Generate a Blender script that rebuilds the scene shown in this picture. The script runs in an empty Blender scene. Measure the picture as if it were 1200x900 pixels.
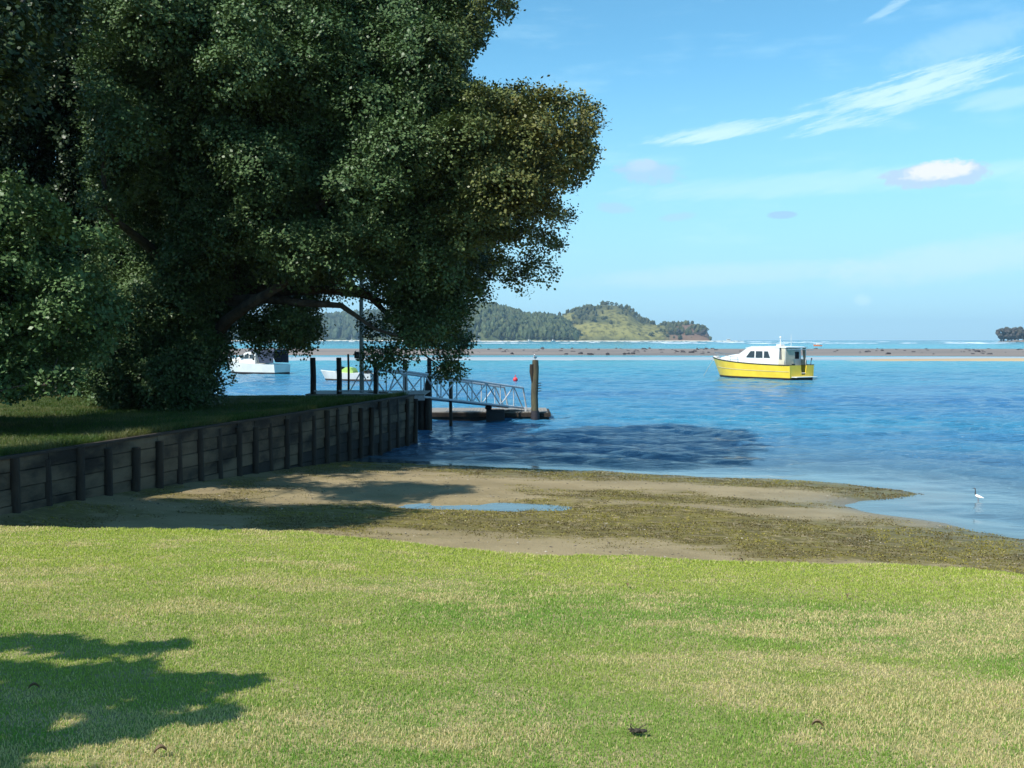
import bpy, bmesh, math, random
import numpy as np
from mathutils import Vector, Matrix

R = math.radians
rng = np.random.default_rng(7)
random.seed(7)
C = bpy.context.scene.collection
sc = bpy.context.scene

# ------------------------------------------------------------------ camera
EYE = 3.4
TH = math.atan(52 / 1150)
cam_d = bpy.data.cameras.new('camera')
cam = bpy.data.objects.new('camera', cam_d)
C.objects.link(cam)
cam_d.sensor_width = 36
cam_d.lens = 1150 / 1200 * 36
cam_d.clip_start = 0.1
cam_d.clip_end = 20000
cam.location = (0, 0, EYE)
cam.rotation_euler = (R(90) - TH, 0, 0)
sc.camera = cam

# ------------------------------------------------------------------ light
SUN_EL = R(49)
SUN_AZ = math.atan2(-0.73, -0.68)           # measured from +Y towards +X
sun_dir = Vector((math.sin(SUN_AZ) * math.cos(SUN_EL), math.cos(SUN_AZ) * math.cos(SUN_EL), math.sin(SUN_EL)))
sd = bpy.data.lights.new('sun', 'SUN')
sd.energy = 5.0
sd.angle = R(0.53)
sd.color = (1.0, 0.955, 0.88)
so = bpy.data.objects.new('sun', sd)
C.objects.link(so)
so.location = (-20, -20, 40)
so.rotation_euler = (-sun_dir).to_track_quat('-Z', 'Y').to_euler()

sc.view_settings.view_transform = 'Standard'
sc.view_settings.look = 'None'
sc.view_settings.gamma = 1
sc.view_settings.exposure = 0.5
sc.view_settings.use_curve_mapping = False
cy = sc.cycles
cy.max_bounces = 6
cy.diffuse_bounces = 1
cy.glossy_bounces = 2
cy.transmission_bounces = 3
cy.transparent_max_bounces = 8
cy.volume_bounces = 0
cy.caustics_reflective = False
cy.caustics_refractive = False
cy.sample_clamp_indirect = 4
cy.use_denoising = True


class NT:
    """small node-tree writer"""
    def __init__(s, tree):
        s.t = tree; s.n = tree.nodes; s.l = tree.links

    def new(s, typ, **kw):
        n = s.n.new(typ)
        for k, v in kw.items():
            setattr(n, k, v)
        return n

    def put(s, sock, v):
        if isinstance(v, bpy.types.NodeSocket):
            s.l.new(v, sock)
        elif isinstance(v, (tuple, list)) and len(v) == 3 and sock.type == 'RGBA':
            sock.default_value = (*v, 1)
        else:
            sock.default_value = v

    def m(s, op, a, b=None, c=None, clamp=False):
        n = s.new('ShaderNodeMath', operation=op, use_clamp=clamp)
        s.put(n.inputs[0], a)
        if b is not None: s.put(n.inputs[1], b)
        if c is not None: s.put(n.inputs[2], c)
        return n.outputs[0]

    def ss(s, x, lo, hi, a=0.0, b=1.0):
        n = s.new('ShaderNodeMapRange', interpolation_type='SMOOTHSTEP')
        s.put(n.inputs[0], x)
        for i, v in enumerate((lo, hi, a, b)): s.put(n.inputs[i + 1], v)
        return n.outputs[0]

    def mix(s, f, a, b, blend='MIX'):
        n = s.new('ShaderNodeMix', data_type='RGBA', blend_type=blend)
        s.put(n.inputs[0], f); s.put(n.inputs[6], a); s.put(n.inputs[7], b)
        return n.outputs[2]

    def noise(s, vec, scale, detail=3, rough=0.55, col=False):
        n = s.new('ShaderNodeTexNoise')
        if vec is not None: s.l.new(vec, n.inputs['Vector'])
        n.inputs['Scale'].default_value = scale
        n.inputs['Detail'].default_value = detail
        n.inputs['Roughness'].default_value = rough
        return n.outputs['Color' if col else 'Fac']

    def scale(s, vec, sx, sy, sz):
        n = s.new('ShaderNodeVectorMath', operation='MULTIPLY')
        s.l.new(vec, n.inputs[0]); n.inputs[1].default_value = (sx, sy, sz)
        return n.outputs[0]

    def attr(s, name):
        n = s.new('ShaderNodeAttribute', attribute_name=name)
        return n


# world: Nishita sky with thin procedural clouds by direction
w = bpy.data.worlds.new('World')
sc.world = w
w.use_nodes = True
g = NT(w.node_tree)
for n in list(g.n): g.n.remove(n)
sky = g.new('ShaderNodeTexSky', sky_type='NISHITA')
sky.sun_disc = False
sky.sun_elevation = SUN_EL
sky.sun_rotation = SUN_AZ
sky.air_density = 1.0
sky.dust_density = 0.35
sky.ozone_density = 2.2
tc = g.new('ShaderNodeTexCoord')
sep = g.new('ShaderNodeSeparateXYZ')
g.l.new(tc.outputs['Generated'], sep.inputs[0])
az = g.m('ARCTAN2', sep.outputs[0], sep.outputs[1])
el = g.m('ARCSINE', sep.outputs[2])
comb = g.new('ShaderNodeCombineXYZ')
g.l.new(az, comb.inputs[0]); g.l.new(el, comb.inputs[1])
dirv = comb.outputs[0]
nz1 = g.m('ADD', g.m('MULTIPLY', g.noise(g.scale(dirv, 1, 2.0, 1), 38, 8, 0.68), 0.6), g.m('MULTIPLY', g.noise(g.scale(dirv, 1, 1.6, 1), 120, 5, 0.65), 0.4))
rotd = g.new('ShaderNodeVectorRotate', rotation_type='Z_AXIS'); g.l.new(dirv, rotd.inputs['Vector']); rotd.inputs['Angle'].default_value = -0.22
nzc = g.noise(g.scale(rotd.outputs[0], 1, 7.0, 1), 15, 9, 0.70)
nz2 = g.noise(g.scale(dirv, 1, 4.5, 1), 7, 5, 0.6)


def cloud_mask(azd, eld, wd, hd, rot=0, soft=1.0, nz=nz1, amp=1.2):
    """soft ellipse in azimuth/elevation (radians) with a ragged edge"""
    dx = g.m('SUBTRACT', az, azd); dy = g.m('SUBTRACT', el, eld)
    c, s_ = math.cos(rot), math.sin(rot)
    u = g.m('ADD', g.m('MULTIPLY', dx, c / wd), g.m('MULTIPLY', dy, s_ / wd))
    v = g.m('ADD', g.m('MULTIPLY', dx, -s_ / hd), g.m('MULTIPLY', dy, c / hd))
    r = g.m('ADD', g.m('MULTIPLY', u, u), g.m('MULTIPLY', v, v))
    r = g.m('ADD', r, g.m('MULTIPLY', g.m('SUBTRACT', nz, 0.5), amp))
    return g.ss(r, 1.0, 1.0 - soft)


def sky_at(px, py):
    return math.atan((px - 600) / 1150), math.atan((398 - py) / 1150) * math.cos(math.atan((px - 600) / 1150))


SKYMUL = 0.115
col = g.mix(1.0, sky.outputs[0], (0.66 * SKYMUL, 1.17 * SKYMUL, 1.20 * SKYMUL), 'MULTIPLY')
# pale veil towards the horizon and high thin veils
veil = g.m('MULTIPLY', g.ss(el, 0.30, 0.0), 0.86)
col = g.mix(veil, col, (0.315, 0.54, 0.72))
patch = g.m('MULTIPLY', g.ss(nz2, 0.50, 0.78), g.ss(el, 0.0, 0.1))
col = g.mix(g.m('MULTIPLY', patch, 0.30), col, (0.45, 0.72, 0.86))
WHITE = (0.56, 0.76, 0.82)
for (px, py, wx, hy, rot, soft, amp, strg, cc) in (
        (850, 155, 95, 11, 0.10, 1.0, 2.4, 0.55, WHITE),
        (825, 163, 60, 7, 0.14, 1.0, 2.2, 0.45, WHITE),
        (1080, 100, 95, 17, 0.26, 1.0, 3.0, 0.50, WHITE),
        (1040, 120, 130, 22, 0.18, 1.0, 3.2, 0.5, WHITE),
        (1040, 12, 34, 6, 0.45, 1.0, 2.6, 0.35, WHITE),
        (1170, 118, 60, 14, 0.05, 1.0, 1.2, 0.35, WHITE),
        (1120, 52, 90, 22, 0.2, 1.0, 1.4, 0.30, (0.46, 0.68, 0.84)),
        (980, 215, 300, 16, 0.02, 1.0, 1.3, 0.30, WHITE),
        (1120, 305, 170, 26, 0.12, 1.0, 1.2, 0.42, (0.54, 0.70, 0.84)),
        (850, 322, 210, 16, 0.04, 1.0, 1.2, 0.34, (0.54, 0.70, 0.84)),
        (1092, 207, 62, 15, 0.03, 0.5, 2.4, 0.8, (0.40, 0.53, 0.72)),
        (1096, 201, 40, 12, 0.05, 0.8, 2.4, 0.85, (0.72, 0.74, 0.78)),
        (760, 204, 48, 15, -0.08, 0.8, 3.0, 0.6, (0.38, 0.52, 0.70)),
        (752, 196, 22, 10, 0.0, 0.9, 1.3, 0.35, (0.52, 0.62, 0.76)),
        (720, 245, 26, 8, -0.1, 0.8, 1.4, 0.45, (0.38, 0.52, 0.70)),
        (793, 255, 26, 6, 0.1, 0.8, 1.4, 0.38, (0.38, 0.52, 0.70)),
        (915, 253, 19, 5, 0.0, 0.6, 1.1, 0.60, (0.30, 0.45, 0.66)),
        (1010, 352, 12, 8, 0.0, 1.0, 1.3, 0.4, WHITE)):
    a_, e_ = sky_at(px, py)
    cirrus = cc == WHITE
    mk = cloud_mask(a_, e_, wx / 1150, hy / 1150, rot, soft, nzc if cirrus else nz1, amp * (1.5 if cirrus else 1.3))
    col = g.mix(g.m('MULTIPLY', mk, strg), col, cc)
bg = g.new('ShaderNodeBackground')
g.l.new(col, bg.inputs[0]); bg.inputs[1].default_value = 1.0
wo = g.new('ShaderNodeOutputWorld')
g.l.new(bg.outputs[0], wo.inputs[0])

# ------------------------------------------------------------------ geometry helpers
def ray(px, py):
    a = (px - 600) / 1150; b = (450 - py) / 1150
    return Vector((a, math.cos(TH) + b * math.sin(TH), -math.sin(TH) + b * math.cos(TH)))


def G(px, py, z=0.0):
    d = ray(px, py); t = (z - EYE) / d.z
    return Vector((d.x * t, d.y * t, z))


def P(px, py, D):
    d = ray(px, py); t = D / d.y
    return Vector((d.x * t, D, EYE + d.z * t))


def tag(o, label=None, cat=None, group=None, kind=None):
    if label: o['label'] = label
    if cat: o['category'] = cat
    if group: o['group'] = group
    if kind: o['kind'] = kind
    return o


def empty(name, loc, rz=0, label=None, cat=None, group=None):
    o = bpy.data.objects.new(name, None)
    o.empty_display_size = 0.2
    C.objects.link(o)
    o.location = loc; o.rotation_euler = (0, 0, rz)
    return tag(o, label, cat, group)


def mesh_np(name, v, f, mat, parent=None, attrs=None, smooth=False, loc=None):
    """v (N,3), f (M,k) with a fixed k"""
    v = np.asarray(v, dtype=np.float32); f = np.asarray(f, dtype=np.int32)
    me = bpy.data.meshes.new(name)
    k = f.shape[1]
    me.vertices.add(len(v)); me.vertices.foreach_set('co', v.ravel())
    me.loops.add(f.size); me.loops.foreach_set('vertex_index', f.ravel())
    me.polygons.add(len(f))
    me.polygons.foreach_set('loop_start', np.arange(0, f.size, k, dtype=np.int32))
    me.polygons.foreach_set('loop_total', np.full(len(f), k, dtype=np.int32))
    me.polygons.foreach_set('use_smooth', np.full(len(f), smooth))
    for an, av in (attrs or {}).items():
        av = np.asarray(av, dtype=np.float32)
        if av.ndim == 1:
            me.attributes.new(an, 'FLOAT', 'POINT').data.foreach_set('value', av)
        else:
            if av.shape[1] == 3: av = np.hstack([av, np.ones((len(av), 1), np.float32)])
            me.attributes.new(an, 'FLOAT_COLOR', 'POINT').data.foreach_set('color', av.ravel())
    me.update(calc_edges=True)
    me.materials.append(mat)
    o = bpy.data.objects.new(name, me)
    C.objects.link(o)
    if parent is not None: o.parent = parent
    if loc is not None: o.location = loc
    return o


class MB:
    """collects plain shapes in one bmesh and links them as one object"""
    def __init__(s): s.b = bmesh.new(); s.mi = 0

    def box(s, c, size, rot=None, bev=0.0):
        M = Matrix.Translation(Vector(c))
        if rot is not None: M = M @ rot.to_4x4()
        r = bmesh.ops.create_cube(s.b, size=1.0, matrix=M @ Matrix.Diagonal((*size, 1)))
        if bev:
            ed = list({e for v in r['verts'] for e in v.link_edges})
            bmesh.ops.bevel(s.b, geom=ed, offset=bev, segments=2, affect='EDGES', profile=0.6)
        return s

    def beam(s, a, b, w_, h_, bev=0.0):
        a = Vector(a); b = Vector(b); d = b - a
        q = d.to_track_quat('X', 'Z')
        return s.box((a + b) / 2, (d.length, w_, h_), q.to_matrix(), bev)

    def tube(s, pts, rad, n=8, cap=True):
        pts = [Vector(p) for p in pts]
        if not isinstance(rad, (list, tuple)): rad = [rad] * len(pts)
        rings = []
        prev = None
        for i, p in enumerate(pts):
            d = (pts[min(i + 1, len(pts) - 1)] - pts[max(i - 1, 0)]).normalized()
            ref = Vector((0, 0, 1)) if abs(d.z) < 0.9 else Vector((1, 0, 0))
            if prev is not None: ref = prev
            x = (ref - d * ref.dot(d)).normalized(); y = d.cross(x)
            prev = x
            rings.append([s.b.verts.new(p + (x * math.cos(t) + y * math.sin(t)) * rad[i]) for t in [2 * math.pi * k / n for k in range(n)]])
        for r0, r1 in zip(rings, rings[1:]):
            for k in range(n): s.b.faces.new((r0[k], r0[(k + 1) % n], r1[(k + 1) % n], r1[k]))
        if cap:
            s.b.faces.new(rings[0][::-1]); s.b.faces.new(rings[-1])
        return s

    def loft(s, rings, close=True, caps=True):
        vs = [[s.b.verts.new(p) for p in r] for r in rings]
        n = len(vs[0])
        for r0, r1 in zip(vs, vs[1:]):
            for k in range(n if close else n - 1):
                try: s.b.faces.new((r0[k], r0[(k + 1) % n], r1[(k + 1) % n], r1[k]))
                except ValueError: pass
        if caps:
            for r in (vs[0][::-1], vs[-1]):
                try: s.b.faces.new(r)
                except ValueError: pass
        return s

    def poly(s, pts):
        s.b.faces.new([s.b.verts.new(p) for p in pts]); return s

    def prism(s, pts, d):
        """closed solid from a planar polygon extruded by vector d"""
        d = Vector(d); a = [Vector(p) for p in pts]
        return s.loft([a, [p + d for p in a]])

    def ball(s, c, r, sx=1, sy=1, sz=1, sub=2, rot=None):
        M = Matrix.Translation(Vector(c))
        if rot is not None: M = M @ rot.to_4x4()
        bmesh.ops.create_icosphere(s.b, subdivisions=sub, radius=r, matrix=M @ Matrix.Diagonal((sx, sy, sz, 1)))
        return s

    def build(s, name, mat, parent=None, smooth=False, loc=None):
        bmesh.ops.remove_doubles(s.b, verts=s.b.verts, dist=1e-5)
        bmesh.ops.recalc_face_normals(s.b, faces=s.b.faces)
        me = bpy.data.meshes.new(name)
        s.b.to_mesh(me); s.b.free()
        if smooth:
            me.polygons.foreach_set('use_smooth', [True] * len(me.polygons))
            me.set_sharp_from_angle(angle=R(38))
        me.materials.append(mat)
        o = bpy.data.objects.new(name, me)
        C.objects.link(o)
        if parent is not None: o.parent = parent
        if loc is not None: o.location = loc
        return o


_perm = rng.random((257, 257))
def vnoise(x, y):
    xi = np.floor(x).astype(int); yi = np.floor(y).astype(int)
    fx = x - xi; fy = y - yi
    fx = fx * fx * (3 - 2 * fx); fy = fy * fy * (3 - 2 * fy)
    a = _perm[xi % 257, yi % 257]; b = _perm[(xi + 1) % 257, yi % 257]
    c = _perm[xi % 257, (yi + 1) % 257]; d = _perm[(xi + 1) % 257, (yi + 1) % 257]
    return (a * (1 - fx) + b * fx) * (1 - fy) + (c * (1 - fx) + d * fx) * fy


def fbm(x, y, s, o=4, g_=0.5):
    """about 0..1, mean .5"""
    t = 0; a = 1; n = 0
    for i in range(o):
        t = t + a * vnoise(x / s + 17.3 * i + 50, y / s + 9.1 * i + 80); n += a
        s /= 2.03; a *= g_
    return t / n


def sstep(x, lo, hi):
    t = np.clip((x - lo) / (hi - lo), 0, 1)
    return t * t * (3 - 2 * t)


def seg_dist(px, py, poly, closed=True):
    d = np.full(np.shape(px), 1e9); inside = np.zeros(np.shape(px), bool)
    n = len(poly)
    for i in range(n if closed else n - 1):
        x0, y0 = poly[i]; x1, y1 = poly[(i + 1) % n]
        dx, dy = x1 - x0, y1 - y0
        t = np.clip(((px - x0) * dx + (py - y0) * dy) / (dx * dx + dy * dy + 1e-12), 0, 1)
        d = np.minimum(d, np.hypot(px - x0 - t * dx, py - y0 - t * dy))
        cond = ((y0 > py) != (y1 > py))
        with np.errstate(divide='ignore', invalid='ignore'):
            xx = (x1 - x0) * (py - y0) / (y1 - y0 + 1e-12) + x0
        inside ^= cond & (px < xx)
    return np.where(inside, d, -d) if closed else d


# ------------------------------------------------------------------ materials
def mat(name, base=(0.5, 0.5, 0.5), rough=0.6, var=0.0, scale=6.0, metal=0.0, spec=0.5, bump=0.0, bscale=20.0,
        second=None, stretch=(1, 1, 1), emis=None):
    m_ = bpy.data.materials.new(name); m_.use_nodes = True
    t = NT(m_.node_tree); b = t.n['Principled BSDF']
    b.inputs['Roughness'].default_value = rough
    b.inputs['Metallic'].default_value = metal
    b.inputs['Specular IOR Level'].default_value = spec
    geo = t.new('ShaderNodeTexCoord').outputs['Object']
    vec = t.scale(geo, *stretch)
    nz = t.noise(vec, scale, 5, 0.6)
    if second is None: second = tuple(c * (1 - var) for c in base)
    c_ = t.mix(t.ss(nz, 0.33, 0.67), base, second)
    t.l.new(c_, b.inputs['Base Color'])
    if bump:
        bn = t.new('ShaderNodeBump'); bn.inputs['Strength'].default_value = bump; bn.inputs['Distance'].default_value = 0.02
        t.l.new(t.noise(vec, bscale, 4), bn.inputs['Height']); t.l.new(bn.outputs[0], b.inputs['Normal'])
    return m_


def leaf_mat(name, rough=0.38, trans=0.25, spec=0.5):
    m_ = bpy.data.materials.new(name); m_.use_nodes = True
    t = NT(m_.node_tree); b = t.n['Principled BSDF']
    at = t.attr('tint').outputs['Color']
    t.l.new(at, b.inputs['Base Color'])
    b.inputs['Roughness'].default_value = rough
    b.inputs['Specular IOR Level'].default_value = spec
    tr = t.new('ShaderNodeBsdfTranslucent')
    t.l.new(t.mix(1.0, at, (1.3, 1.5, 0.6), 'MULTIPLY'), tr.inputs[0])
    mx = t.new('ShaderNodeMixShader'); mx.inputs[0].default_value = trans
    t.l.new(b.outputs[0], mx.inputs[1]); t.l.new(tr.outputs[0], mx.inputs[2])
    t.l.new(mx.outputs[0], t.n['Material Output'].inputs[0])
    return m_


M = {}
M['leaf'] = leaf_mat('glossy_leaf', 0.40, 0.04, 0.17)
M['grass'] = leaf_mat('grass_blade', 0.55, 0.35, 0.3)
M['weed'] = leaf_mat('sea_grass', 0.5, 0.1, 0.4)
M['far_leaf'] = leaf_mat('far_leaf', 0.7, 0.05, 0.2)
M['bark'] = mat('bark', (0.075, 0.062, 0.045), 0.85, scale=5, second=(0.025, 0.021, 0.016), bump=0.8, bscale=16, stretch=(1, 1, 0.4))
M['pile'] = mat('tarred_pile', (0.016, 0.010, 0.006), 0.8, scale=7, second=(0.034, 0.024, 0.014), bump=0.7, bscale=30, stretch=(1, 1, 0.25))
M['pile_olive'] = mat('weathered_pile', (0.10, 0.095, 0.05), 0.8, scale=4, second=(0.05, 0.045, 0.03), bump=0.8, bscale=25, stretch=(1, 1, 0.3))
M['plank'] = mat('seawall_plank', (0.150, 0.112, 0.070), 0.85, scale=1.0, second=(0.014, 0.009, 0.005), bump=0.7, bscale=22, stretch=(0.8, 0.8, 1.6))
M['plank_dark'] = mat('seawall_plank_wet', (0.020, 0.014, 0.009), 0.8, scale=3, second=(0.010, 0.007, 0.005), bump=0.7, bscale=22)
M['deck'] = mat('deck_board', (0.27, 0.25, 0.22), 0.8, scale=3, second=(0.17, 0.16, 0.14), bump=0.4, bscale=30, stretch=(1, 6, 1))
M['beam'] = mat('dark_beam', (0.045, 0.034, 0.026), 0.8, var=0.5, scale=3, bump=0.5)
M['galv'] = mat('galvanised_steel', (0.55, 0.58, 0.60), 0.55, var=0.2, scale=9, metal=0.15)
M['pole'] = mat('grey_green_pole', (0.30, 0.32, 0.28), 0.7, var=0.35, scale=5, bump=0.2)
M['black'] = mat('black_rubber', (0.02, 0.02, 0.022), 0.6, var=0.3)
M['white'] = mat('white_gelcoat', (0.70, 0.69, 0.65), 0.3, scale=1.3, second=(0.62, 0.61, 0.57))
M['yellow'] = mat('yellow_gelcoat', (0.80, 0.57, 0.045), 0.3, scale=1.1, second=(0.72, 0.49, 0.035))
M['antifoul'] = mat('antifoul', (0.035, 0.018, 0.016), 0.7, var=0.4)
M['glass'] = mat('dark_glass', (0.02, 0.025, 0.03), 0.06, var=0.2, spec=0.8)
M['canvas'] = mat('cream_canvas', (0.55, 0.49, 0.36), 0.8, var=0.15, scale=3)
M['interior'] = mat('dark_interior', (0.05, 0.035, 0.028), 0.8, var=0.4)
M['navy'] = mat('navy_canvas', (0.02, 0.03, 0.06), 0.75, var=0.3, scale=3)
M['lime'] = mat('lime_canvas', (0.30, 0.48, 0.10), 0.6, var=0.25, scale=3)
M['red'] = mat('red_plastic', (0.75, 0.03, 0.04), 0.4, var=0.2)
M['orange'] = mat('orange_paint', (0.75, 0.18, 0.06), 0.45, var=0.2)
M['steel'] = mat('stainless', (0.6, 0.6, 0.6), 0.25, metal=0.9)
M['feather_white'] = mat('white_feather', (0.78, 0.77, 0.74), 0.8, var=0.1, scale=12)
M['feather_dark'] = mat('dark_feather', (0.07, 0.075, 0.085), 0.7, var=0.4, scale=12)
M['feather_grey'] = mat('grey_feather', (0.42, 0.43, 0.45), 0.8, var=0.2, scale=12)
M['leg'] = mat('leg_skin', (0.35, 0.10, 0.05), 0.6, var=0.2)
M['rock'] = mat('dark_rock', (0.055, 0.05, 0.055), 0.85, var=0.5, scale=2, bump=0.5)
M['roof'] = mat('house_roof', (0.35, 0.33, 0.31), 0.7, var=0.2)
M['wall'] = mat('house_wall', (0.78, 0.76, 0.70), 0.8, var=0.1)
M['dead_leaf'] = mat('dead_leaf', (0.16, 0.10, 0.05), 0.7, var=0.4, scale=30)
M['clod'] = mat('turf_clod', (0.045, 0.035, 0.022), 0.9, var=0.4, scale=30, bump=0.8, bscale=60)
M['foam'] = mat('foam', (0.85, 0.88, 0.9), 0.7, var=0.1, scale=0.1)
M['mussel'] = mat('mussel_crust', (0.025, 0.022, 0.03), 0.6, var=0.4, scale=30, bump=1, bscale=50)

# ------------------------------------------------------------------ terrain
edge_px = [(0, 618), (300, 622), (450, 630), (600, 645), (800, 655), (950, 661), (1200, 671)]
ex, ey = zip(*[(G(a, b, 1.25).x, G(a, b, 1.25).y) for a, b in edge_px])
ex = (-40,) + ex + (30,); ey = (ey[0] + 0.8,) + ey + (ey[-1] - 1.2,)


def lawn_edge(x):
    return np.interp(x, ex, ey) + 0.45 * (fbm(x, x * 0 + 3, 0.9, 5, 0.62) - 0.5) + 0.5 * (fbm(x, x * 0 + 9, 4.0, 2) - 0.5)


shore = [(430, 541), (480, 544), (540, 547), (600, 549), (640, 552), (700, 552), (760, 556), (900, 562), (1000, 568), (1060, 574), (1098, 580),
         (1060, 584), (1015, 588), (1002, 593), (1030, 601), (1065, 607), (1100, 613), (1130, 624), (1200, 633), (1300, 640)]
shore_w = [(G(a, b, 0).x, G(a, b, 0).y) for a, b in shore]
land_poly = shore_w + [(14, 13.5), (40, 12), (60, -20), (-60, -20), (-60, 26), (-6, 28), (-4.6, 27.7)]
PUD = 0.25
pud_c = G(585, 595, PUD)
WX0, WY0, WX1, WY1 = -8.92, 11.0, -3.24, 32.2        # sea wall foot, near end to far end


def wall_x(y):
    return WX0 + (WX1 - WX0) * (y - WY0) / (WY1 - WY0)


def height(x, y, fine=True):
    sdd = seg_dist(x, y, land_poly)
    n1 = fbm(x, y, 2.2, 4) - 0.5
    sdd = sdd + 0.9 * n1 * np.exp(-np.abs(sdd) / 2.0)
    zb = np.where(sdd > 0, 0.035 * sdd + 0.05 * (1 - np.exp(-np.maximum(sdd, 0) / 0.4)), np.where(x < 2, .16, .16 - .09 * np.clip((x - 2) / 6, 0, 1)) * sdd)
    zb = np.minimum(zb, 0.42)
    wd = x - wall_x(y)
    zb = zb + np.exp(-np.maximum(wd, 0) / 1.6) * np.clip((27 - y) / 12, 0, 1) * 0.30 * (sdd > 0)
    zb = zb + 0.030 * (fbm(x, y, 0.7, 4) - 0.5) * (sdd > 0.2)
    pd = np.hypot((x - pud_c.x) / 1.55, (y - pud_c.y + .10 * (x - pud_c.x)) / 0.50)
    pd = pd + 1.3 * (fbm(x * .6, y, 0.6, 4) - 0.5)
    pw = sstep(-pd, -3.2, -1.5)
    zb = zb * (1 - pw) + (PUD - 0.030 + 0.030 * np.minimum(pd, 3) ** 1.2) * pw
    zb = np.maximum(zb, -3)
    le = lawn_edge(x)
    zl = 1.78 - 0.53 * np.clip(y / le, 0, 1.2) ** 1.6 + 0.03 * (fbm(x, y, 1.2, 3) - 0.5)
    zl = np.where(y < 0, 1.78, zl)
    t = sstep(y, le - 0.15, le + 1.5)
    tb = 1 - (1 - t) ** 1.3
    return zl * (1 - tb) + zb * tb, 1 - sstep(y, le + 0.02, le + 0.30), sdd


def axis(lo, hi, flo, fhi, fine, coarse):
    a = [flo]; s = fine
    while a[-1] > lo: s = min(s * 1.25, coarse); a.append(a[-1] - s)
    b = np.arange(flo, fhi, fine)[1:]
    c = [b[-1]]; s = fine
    while c[-1] < hi: s = min(s * 1.25, coarse); c.append(c[-1] + s)
    return np.concatenate([np.array(a[::-1]), b, np.array(c[1:])])


def grid(xs, ys):
    X, Y = np.meshgrid(xs, ys)
    nx, ny = len(xs), len(ys)
    i = np.arange(nx * ny).reshape(ny, nx)
    f = np.stack([i[:-1, :-1], i[:-1, 1:], i[1:, 1:], i[1:, :-1]], -1).reshape(-1, 4)
    return X.ravel(), Y.ravel(), f


gx, gy, gf = grid(axis(-60, 60, -10, 13, 0.07, 4), axis(-20, 60, 2.5, 31, 0.06, 3))
gz, lawnf, gsd = height(gx, gy)
# sea-grass cover on the beach, given in world space
la = [(-6, 25.4), (-4, 27.8), (0.5, 25.9), (4, 24.6), (7.5, 22.6), (10.2, 21.7), (8.5, 20.6), (6.5, 21.4), (4, 22.3), (1, 23.6), (-2, 24.2)]
lb = [(-3.2, 17.9), (-1, 17.6), (1, 18.4), (3.5, 18.2), (6.5, 17.6), (9, 16.9), (14, 15.4), (14, 12.2), (6.2, 13.0), (4.2, 13.6), (2.5, 15.0), (-0.5, 15.4), (-3.6, 15.6), (-5, 16.8)]
lc = [(0.8, 20.9), (3, 20.3), (5.5, 20.2), (6.5, 19.4), (4.0, 19.1), (1.6, 19.7)]


def weed_cover(x, y):
    n = fbm(x * 0.55, y, 1.5, 5, 0.6) - 0.5
    n2 = fbm(x * 0.5 + 40, y, 0.45, 3, 0.6) - 0.5
    c = np.maximum.reduce([seg_dist(x, y, q) for q in (la, lb, lc)])
    c = c + 3.0 * n + 1.6 * n2
    c = sstep(c + 0.35, -0.45, 0.75)
    wl = sstep(-(x - wall_x(y)), -3.2, -0.6) * sstep(fbm(x, y, 1.0, 3), 0.42, 0.6) * (y > 12)
    return np.maximum(c, 0.75 * wl)


weed = weed_cover(gx, gy) * (gsd > -0.6)

m_ = bpy.data.materials.new('ground_soil'); m_.use_nodes = True
t = NT(m_.node_tree); b = t.n['Principled BSDF']
pos = t.new('ShaderNodeNewGeometry').outputs['Position']
psep = t.new('ShaderNodeSeparateXYZ'); t.l.new(pos, psep.inputs[0])
n_big = t.noise(t.scale(pos, 0.6, 1, 1), 0.9, 5, 0.6)
n_mid = t.noise(t.scale(pos, 0.6, 1, 1), 4, 5, 0.65)
n_fin = t.noise(pos, 38, 4, 0.7)
sand = t.mix(t.ss(n_big, 0.35, 0.65), (0.220, 0.172, 0.088), (0.29, 0.230, 0.125))
sand = t.mix(t.m('MULTIPLY', t.ss(n_fin, 0.5, 0.75), 0.45), sand, (0.13, 0.10, 0.07))
shell = t.ss(t.noise(pos, 16, 2, 0.5), 0.70, 0.76)
sand = t.mix(t.m('MULTIPLY', shell, 0.7), sand, (0.5, 0.46, 0.38))
wet = t.ss(psep.outputs[2], 0.10, 0.0)
sand = t.mix(t.m('MULTIPLY', wet, 0.6), sand, (0.10, 0.085, 0.06))
wd_ = t.mix(t.ss(n_mid, 0.35, 0.65), (0.145, 0.122, 0.024), (0.085, 0.068, 0.020))
wd_ = t.mix(t.m('MULTIPLY', t.ss(n_fin, 0.45, 0.7), 0.6), wd_, (0.15, 0.125, 0.035))
wf = t.attr('weed').outputs['Fac']
wf = t.m('MULTIPLY', wf, t.ss(t.noise(t.scale(pos, 0.5, 1, 1), 9, 4, 0.7), 0.32, 0.5))
beach = t.mix(wf, sand, wd_)
soil = t.mix(t.ss(n_mid, 0.4, 0.62), (0.19, 0.215, 0.058), (0.32, 0.27, 0.13))
soil = t.mix(t.m('MULTIPLY', t.ss(n_fin, 0.45, 0.7), 0.5), soil, (0.075, 0.095, 0.03))
allc = t.mix(t.attr('lawn').outputs['Fac'], beach, soil)
t.l.new(allc, b.inputs['Base Color'])
t.l.new(t.ss(psep.outputs[2], 0.0, 0.22, 0.35, 0.9), b.inputs['Roughness'])
b.inputs['Specular IOR Level'].default_value = 0.35
bn = t.new('ShaderNodeBump'); bn.inputs['Strength'].default_value = 0.7; bn.inputs['Distance'].default_value = 0.03
t.l.new(t.m('ADD', n_fin, t.noise(pos, 9, 4)), bn.inputs['Height']); t.l.new(bn.outputs[0], b.inputs['Normal'])
M['ground'] = m_
ground = mesh_np('ground', np.stack([gx, gy, gz], 1), gf, m_, attrs={'lawn': lawnf, 'weed': weed}, smooth=True)
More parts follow.
